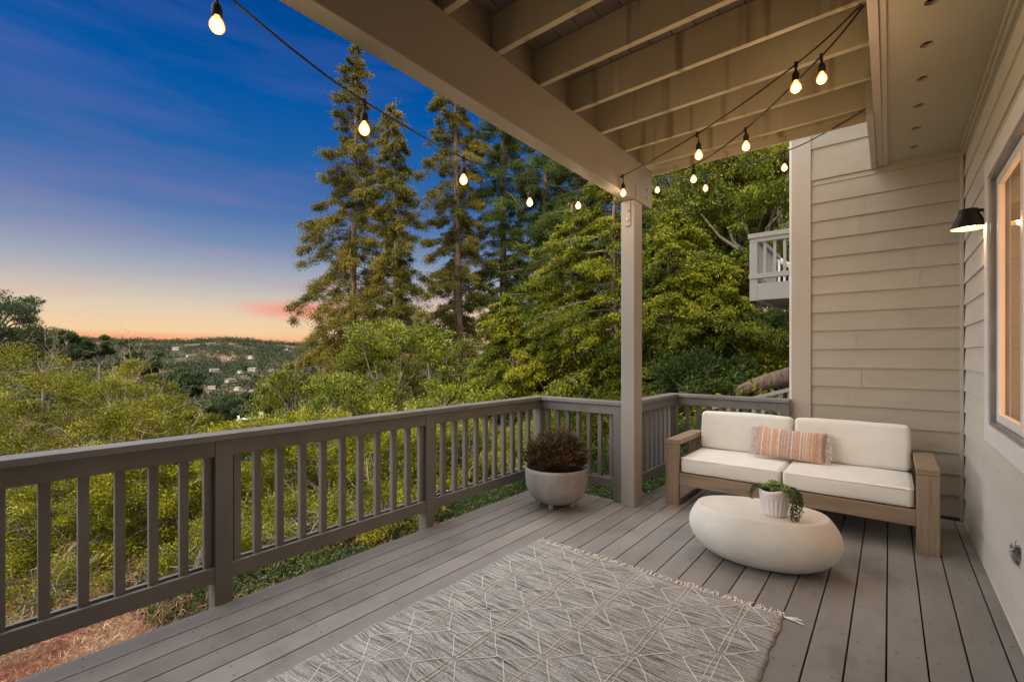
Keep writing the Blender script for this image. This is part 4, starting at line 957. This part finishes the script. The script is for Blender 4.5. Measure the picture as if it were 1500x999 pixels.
pine('open pine with layered clumps reaching in from the left edge',-6,45,404,4.0,5.6,71,0,.5,46,420,(.42,.08))
pine('rounded dark pine on the ridge left of the valley',98,62,487,3.0,2.2,72,0,.7,34,420,(.6,.1))
pine('small round topped pine right of the rounded dark one',145,60,492,1.5,1.6,73,0,.6,14,300,(.5,.1))
pine('thin pine standing above the left ridge line',183,58,494,.8,2.6,74,0,.6,12,240,(.45,.1))
pine('low dark pine between the open pine and the rounded one',62,64,497,1.8,1.2,75,0,.5,16,300,(.5,.1))
pine('dark spreading pine at the head of the valley gap',212,50,510,1.7,1.8,76,0,.5,20,300,(.5,.09))
pine('umbrella shaped pine standing in the middle of the valley',272,120,541,5.0,4.0,77,0,.5,34,380,(1.1,.25),group='valley trees')
pine('dark low pine above the utility pole',300,70,592,2.8,2.6,78,0,.6,26,360,(.6,.14),group='valley trees')
pine('pale green pine right of the umbrella shaped one',335,100,580,4.4,3.4,79,0,.6,30,360,(.9,.2),group='valley trees')
pine('pine left of the laurel with bare twigs',375,90,572,3.6,3.2,80,0,.6,28,360,(.8,.2),group='valley trees')
pine('shrubby pine filling the slope below the umbrella shaped one',240,62,582,2.8,2.8,81,0,.6,26,360,(.6,.14),group='valley trees')
# ------------------------------------------------------------------ ground cover
def scatter(name,label,cat,x0,x1,y0,y1,n,mm,lf,hgt,seed,dens=None,dirs=(0,0,.6)):
    rng=np.random.default_rng(seed); x=rng.uniform(x0,x1,n); y=rng.uniform(y0,y1,n)
    if dens is not None:
        k=dens(x,y)>rng.uniform(0,1,n); x,y=x[k],y[k]
    z=ground_z(x,y)+rng.uniform(0,1,len(x))**1.5*hgt*(1+.5*vnoise(x,y,.6,seed))
    c=np.stack([x,y,z],1); d=rng.normal(0,1,(len(x),3))*np.array([1,1,.5])+np.array(dirs)
    return tag(link(name,quads_mesh(name,leaves(c,d,lf[0],lf[1],rng,.3)),mm),label,cat,kind='stuff')
scatter('ivy','dark green ivy covering the bank below the railing','ivy',-9.5,-2.95,1.6,9,150000,M['f_ivy'],(.045,.032),.28,1,lambda x,y:sstep(2.0,3.0,y-.25*(x+3)+.3*vnoise(x,y,1)))
scatter('ivy','green ivy on the ground behind the back railings','ivy',-3.0,1,4.25,12,60000,M['f_ivy'],(.07,.045),.5,2,lambda x,y:((x<-1.95)|(y>5.6))*1.0)
scatter('dry_grass','reddish brown dry litter and straw on the bank','dry grass',-11,-3.0,-4,6,190000,M['f_dry'],(.12,.007),.30,3,lambda x,y:(1-.75*sstep(2.0,3.2,y-.25*(x+3)))*(.35+.65*(vnoise(x,y,.7,6)>-.2)),(0,0,.9))
scatter('undergrowth','low yellow green undergrowth on the slope between the bushes','undergrowth',-26,-7.0,-4,24,190000,M['f_olive'],(.08,.034),.5,4,lambda x,y:(.25+.75*(vnoise(x,y,1.5,2)>-.25))*sstep(8.5,11,-x+1.4*np.maximum(0,y-2.5)+vnoise(x,y,1,8)))
scatter('undergrowth','dense undergrowth on the slope below the conifers','undergrowth',-16,1,8.5,24,120000,M['f_fir'],(.12,.05),.9,5,lambda x,y:.3+.7*(vnoise(x,y,1.5,4)>-.3))
# ------------------------------------------------------------------ far houses
wallm=noisy('house_render',(.26,.23,.20),(.42,.38,.34),.3,.7,0); roofm=noisy('dark_roof',(.10,.085,.075),(.2,.17,.15),.5,.8,0); winm=noisy('dark_window',(.02,.025,.03),(.05,.055,.06),1,.2,0)
proto=None
def ray_ground(u,v):
    for D in np.geomspace(90,1800,900):
        p=at(u,v,D)
        if p.z<gz(p.x,p.y)+2: return p,D
    return None,None
HS=[(314,544,'long pale house with a flat roof on the middle slope'),(336,559,'white house at the centre of the valley'),(349,571,'small white house lowest in the valley'),(372,576,'long low white building at the valley bottom'),(310,569,'white gabled house left of the valley centre'),(289,560,'pale house half hidden left of the valley centre'),(392,566,'tan house right of the valley centre'),(368,525,'pale house on the upper hillside'),(336,527,'house on the upper hillside left of the tan patch'),(276,522,'pale house high on the left of the hill'),(230,533,'lone white house left of the hill'),(247,533,'pale house beside the lone white one'),(370,543,'white house below the upper hillside'),(398,545,'white house near the right foot of the hill'),(420,513,'house on the ridge line at the right'),(352,546,'grey house in the trees above the valley centre'),(458,566,'pale house seen left of the tall redwood foot'),(258,512,'house near the ridge at the left')]
rnd=random.Random(5)
def house_proto():
    r=empty('far_house',(0,0,0),'x','house','houses across the valley')
    MB().box(-7,7,-4,4,-3,3.4).build('wall',wallm,r)
    m=MB(); m.v=[(-7.6,-4.7,3.4),(7.6,-4.7,3.4),(7.6,4.7,3.4),(-7.6,4.7,3.4),(-7.6,0,6.6),(7.6,0,6.6)]; m.f=[(0,1,5,4),(2,3,4,5),(0,4,3),(1,2,5),(0,3,2,1)]; m.m=[0]*5
    m.build('roof',roofm,r)
    for x in (-4.8,-1.6,1.6,4.8): MB().box(x-.9,x+.9,-4.06,-3.99,.6,2.7).build('window',winm,r)
    return r
proto=house_proto()
def copy_tree(o):
    c=o.copy(); C.objects.link(c)
    for ch in list(o.children):
        d_=ch.copy(); C.objects.link(d_); d_.parent=c
    return c
first=True; HP=[]
for u,v,lb in HS:
    p,D=ray_ground(u,v)
    if p is None: p,D=at(u,v,1300),1300
    o=proto if first else copy_tree(proto); first=False
    HP.append((p.x,p.y)); o.location=(p.x,p.y,gz(p.x,p.y)+2.2); o.rotation_euler=(0,0,math.atan2(p.y,p.x)+math.pi/2+rnd.uniform(-1.2,1.2)); s=rnd.uniform(.4,.75)*min(1.1,.55+D/1500); o.scale=(s*rnd.uniform(.8,1.3),s,s*.9); o['label']=lb
# forest over the valley and hills
rng=np.random.default_rng(77)
def forest():
    out=[]
    n=19000; ang=np.where(rng.uniform(0,1,n)<.8,rng.uniform(R(57),R(92),n),rng.uniform(R(25),R(105),n)); r=np.sqrt(rng.uniform(60**2,1720**2,n))
    r=np.where(rng.uniform(0,1,n)<.30,rng.uniform(60,600,n),r)
    x=-r*np.sin(ang); y=r*np.cos(ang)
    keep=(vnoise(x,y,75,9)+vnoise(x,y,31,4)*.7>-.85+.72*sstep(850,1250,r)*(1-.9*sstep(1450,1600,r))); x,y,r=x[keep],y[keep],r[keep]
    ok=np.ones(len(x),bool)
    for hx,hy in HP:
        dx,dy=hx-x,hy-y; dd=math.hypot(hx,hy); al=(dx*hx+dy*hy)/dd; ac=np.abs(dx*hy-dy*hx)/dd
        ok&=~((ac<9)&(al<55)&(al>-9))
    x,y,r=x[ok],y[ok],r[ok]
    z=ground_z(x,y); n=len(x); s=rng.uniform(2.2,5.6,n)*np.where(r>600,1.2,.85); hh=s*rng.uniform(1.1,2.2,n)
    m=np.where(r<400,90,np.where(r<900,36,22)); w=np.repeat(np.arange(n),m)
    off=norm(rng.normal(0,1,(len(w),3)))*(rng.uniform(.2,1,(len(w),1))**.5); off[:,2]*=hh[w]/s[w]*.6
    c=np.stack([x,y,z+hh*.55],1)[w]+off*s[w][:,None]
    ls=np.where(m<40,2.3,np.where(m<100,1.5,.95))[w]
    return leaves(c,off+np.array([0,0,.5]),ls,ls*.62,rng,.6)
tag(link('woodland',quads_mesh('woodland',forest()),M['f_far']),'wooded valley floor and ridge far beyond the deck','woodland',kind='stuff')
# ------------------------------------------------------------------ utility poles
def pole(label,u,D,vtop,mm,arm,trans):
    x,y=P(u,D); zt=H+(521-vtop)/F*D; zb=gz(x,y); r=put('utility_pole',label,'utility pole',x,y,zb,'utility poles'); h=zt-zb
    MB().tube([(0,0,-.5),(0,0,h)],[.17,.12],10).build('shaft',mm,r,0,True)
    c=MB().box(-arm,arm,-.06,.06,h-.45,h-.3); c.build('crossarm',mm,r,.01)
    for s in (-.85,-.4,.4,.85): MB().lathe([(.001,0),(.05,0),(.035,.06),(.06,.10),(.03,.2),(.001,.22)],10,(arm*s,0,h-.3)).build('insulator',M['white'],r,0,True)
    if trans: MB().lathe([(.001,0),(.28,0),(.3,.05),(.3,.8),(.2,.92),(.001,.95)],16,(.42,0,h-1.6)).build('transformer',M['metal'],r,0,True)
    return r
o=pole('grey utility pole with a transformer in the valley behind the railing',297,62,605,M['bark_grey'],.9,True); o.rotation_euler=(0,0,TH+.4)
# white pipe frame
x,y=P(366,24); zc=H+(521-618)/F*24
fr=put('pipe_frame','white metal bar frame standing in the bushes just above the railing','frame',x,y,zc-1.8); fr.rotation_euler=(0,0,TH)
MB().tube([(-.62,0,1.92),(.62,0,2.0)],.055,10).build('bar',M['white'],fr,0,True)
for sx,hh in ((-.58,2.12),(.60,2.28)): MB().tube([(sx,0,-2.5),(sx,0,hh)],.05,8).build('upright',M['white'],fr,0,True)
MB().box(.52,.70,-.06,.06,2.02,2.38).build('box',M['white'],fr,.01)
MB().tube([(-.75,0,1.75),(-.58,0,2.0),(-.42,.05,1.7)],.04,7).build('brace',M['white'],fr,0,True)
# ------------------------------------------------------------------ sky and sun
w=bpy.data.worlds.new('World'); scn.world=w; w.use_nodes=True; nt=w.node_tree; L=nt.links.new
bg=nt.nodes['Background']
tc=nt.nodes.new('ShaderNodeTexCoord'); sp=N(nt,'ShaderNodeSeparateXYZ'); L(tc.outputs['Generated'],sp.inputs[0])
def lin(c): return tuple(((v/255)/12.92 if v/255<=.04045 else ((v/255+.055)/1.055)**2.4) for v in c)
stops=[(0.0,(246,172,116)),(.018,(250,190,134)),(.045,(246,210,164)),(.085,(226,206,180)),(.142,(174,178,186)),(.2,(122,144,180)),(.253,(86,120,174)),(.31,(54,106,170)),(.355,(34,98,166)),(.446,(4,86,162)),(.60,(0,64,138))]
rp=ramp(nt,sp.outputs[2],[(p,lin(c)) for p,c in stops])
# thin pink and violet cloud bands
mp=N(nt,'ShaderNodeMapping'); mp.inputs['Scale'].default_value=(.8,.8,7); mp.inputs['Rotation'].default_value=(R(6),R(-5),0); L(tc.outputs['Generated'],mp.inputs[0])
nz=N(nt,'ShaderNodeTexNoise',Scale=1.9,Detail=5,Roughness=.55); L(mp.outputs[0],nz.inputs['Vector'])
cm=N(nt,'ShaderNodeMapRange'); cm.inputs[1].default_value=.50; cm.inputs[2].default_value=.74; cm.inputs[4].default_value=.5; L(nz.outputs['Fac'],cm.inputs[0])
cc_=ramp(nt,sp.outputs[2],[(0,lin((255,150,110))),(.09,lin((245,140,125))),(.16,lin((190,155,176))),(.3,lin((122,114,176))),(.45,lin((84,100,176)))])
mx0=nt.nodes.new('ShaderNodeMix'); mx0.data_type='RGBA'; L(cm.outputs[0],mx0.inputs['Factor']); L(rp.outputs[0],mx0.inputs['A']); L(cc_.outputs[0],mx0.inputs['B'])
# two low clouds catching the last red light
cur=mx0.outputs['Result']
for cdir,sc,col,amt in (((-.890,.440,.088),(2.0,2.0,12),(250,146,124),.8),((-.975,.20,.030),(.9,1.1,22),(252,150,108),.6),((-.80,.56,.135),(1.2,1.2,12),(200,150,175),.5)):
    sb=N(nt,'ShaderNodeVectorMath',operation='SUBTRACT'); L(tc.outputs['Generated'],sb.inputs[0]); sb.inputs[1].default_value=cdir
    ml=N(nt,'ShaderNodeVectorMath',operation='MULTIPLY'); L(sb.outputs[0],ml.inputs[0]); ml.inputs[1].default_value=sc
    ln_=N(nt,'ShaderNodeVectorMath',operation='LENGTH'); L(ml.outputs[0],ln_.inputs[0])
    ad_=N(nt,'ShaderNodeMath',operation='MULTIPLY_ADD'); L(nz.outputs['Fac'],ad_.inputs[0]); ad_.inputs[1].default_value=-.35; L(ln_.outputs['Value'],ad_.inputs[2])
    fr_=N(nt,'ShaderNodeMapRange',interpolation_type='SMOOTHSTEP'); fr_.inputs[1].default_value=.16; fr_.inputs[2].default_value=-.16; fr_.inputs[4].default_value=amt; L(ad_.outputs[0],fr_.inputs[0])
    mk=nt.nodes.new('ShaderNodeMix'); mk.data_type='RGBA'; L(fr_.outputs[0],mk.inputs['Factor']); L(cur,mk.inputs['A']); mk.inputs['B'].default_value=(*lin(col),1); cur=mk.outputs['Result']
# added fill: unseen sky behind the viewer and overhead brightened to light the deck
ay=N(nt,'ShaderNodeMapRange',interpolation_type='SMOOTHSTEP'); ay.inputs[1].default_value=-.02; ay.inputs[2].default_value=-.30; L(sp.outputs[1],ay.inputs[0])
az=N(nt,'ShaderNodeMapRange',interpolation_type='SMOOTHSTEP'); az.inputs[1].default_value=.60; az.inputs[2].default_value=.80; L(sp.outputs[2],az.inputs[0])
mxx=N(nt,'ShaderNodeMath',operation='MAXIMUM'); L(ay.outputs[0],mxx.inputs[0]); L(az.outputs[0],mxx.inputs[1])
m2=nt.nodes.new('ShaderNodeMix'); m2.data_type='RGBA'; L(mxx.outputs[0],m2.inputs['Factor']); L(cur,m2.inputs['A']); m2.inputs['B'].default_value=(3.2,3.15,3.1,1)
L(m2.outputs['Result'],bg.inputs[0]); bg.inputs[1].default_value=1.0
sl=bpy.data.lights.new('sun','SUN'); sl.energy=4.0; sl.angle=R(.5); sl.color=(1,.86,.66); so_=bpy.data.objects.new('sun',sl); C.objects.link(so_)
sd=Vector((.16,-.78,.60)).normalized()   # towards the sun
so_.rotation_euler=sd.to_track_quat('Z','Y').to_euler()
# ------------------------------------------------------------------ render settings
scn.render.engine='CYCLES'
vs_=scn.view_settings; vs_.view_transform='Standard'; vs_.look='None'; vs_.exposure=0; vs_.gamma=1
scn.cycles.volume_bounces=0; scn.cycles.max_bounces=8; scn.cycles.transparent_max_bounces=8; scn.cycles.diffuse_bounces=4; scn.cycles.sample_clamp_indirect=4
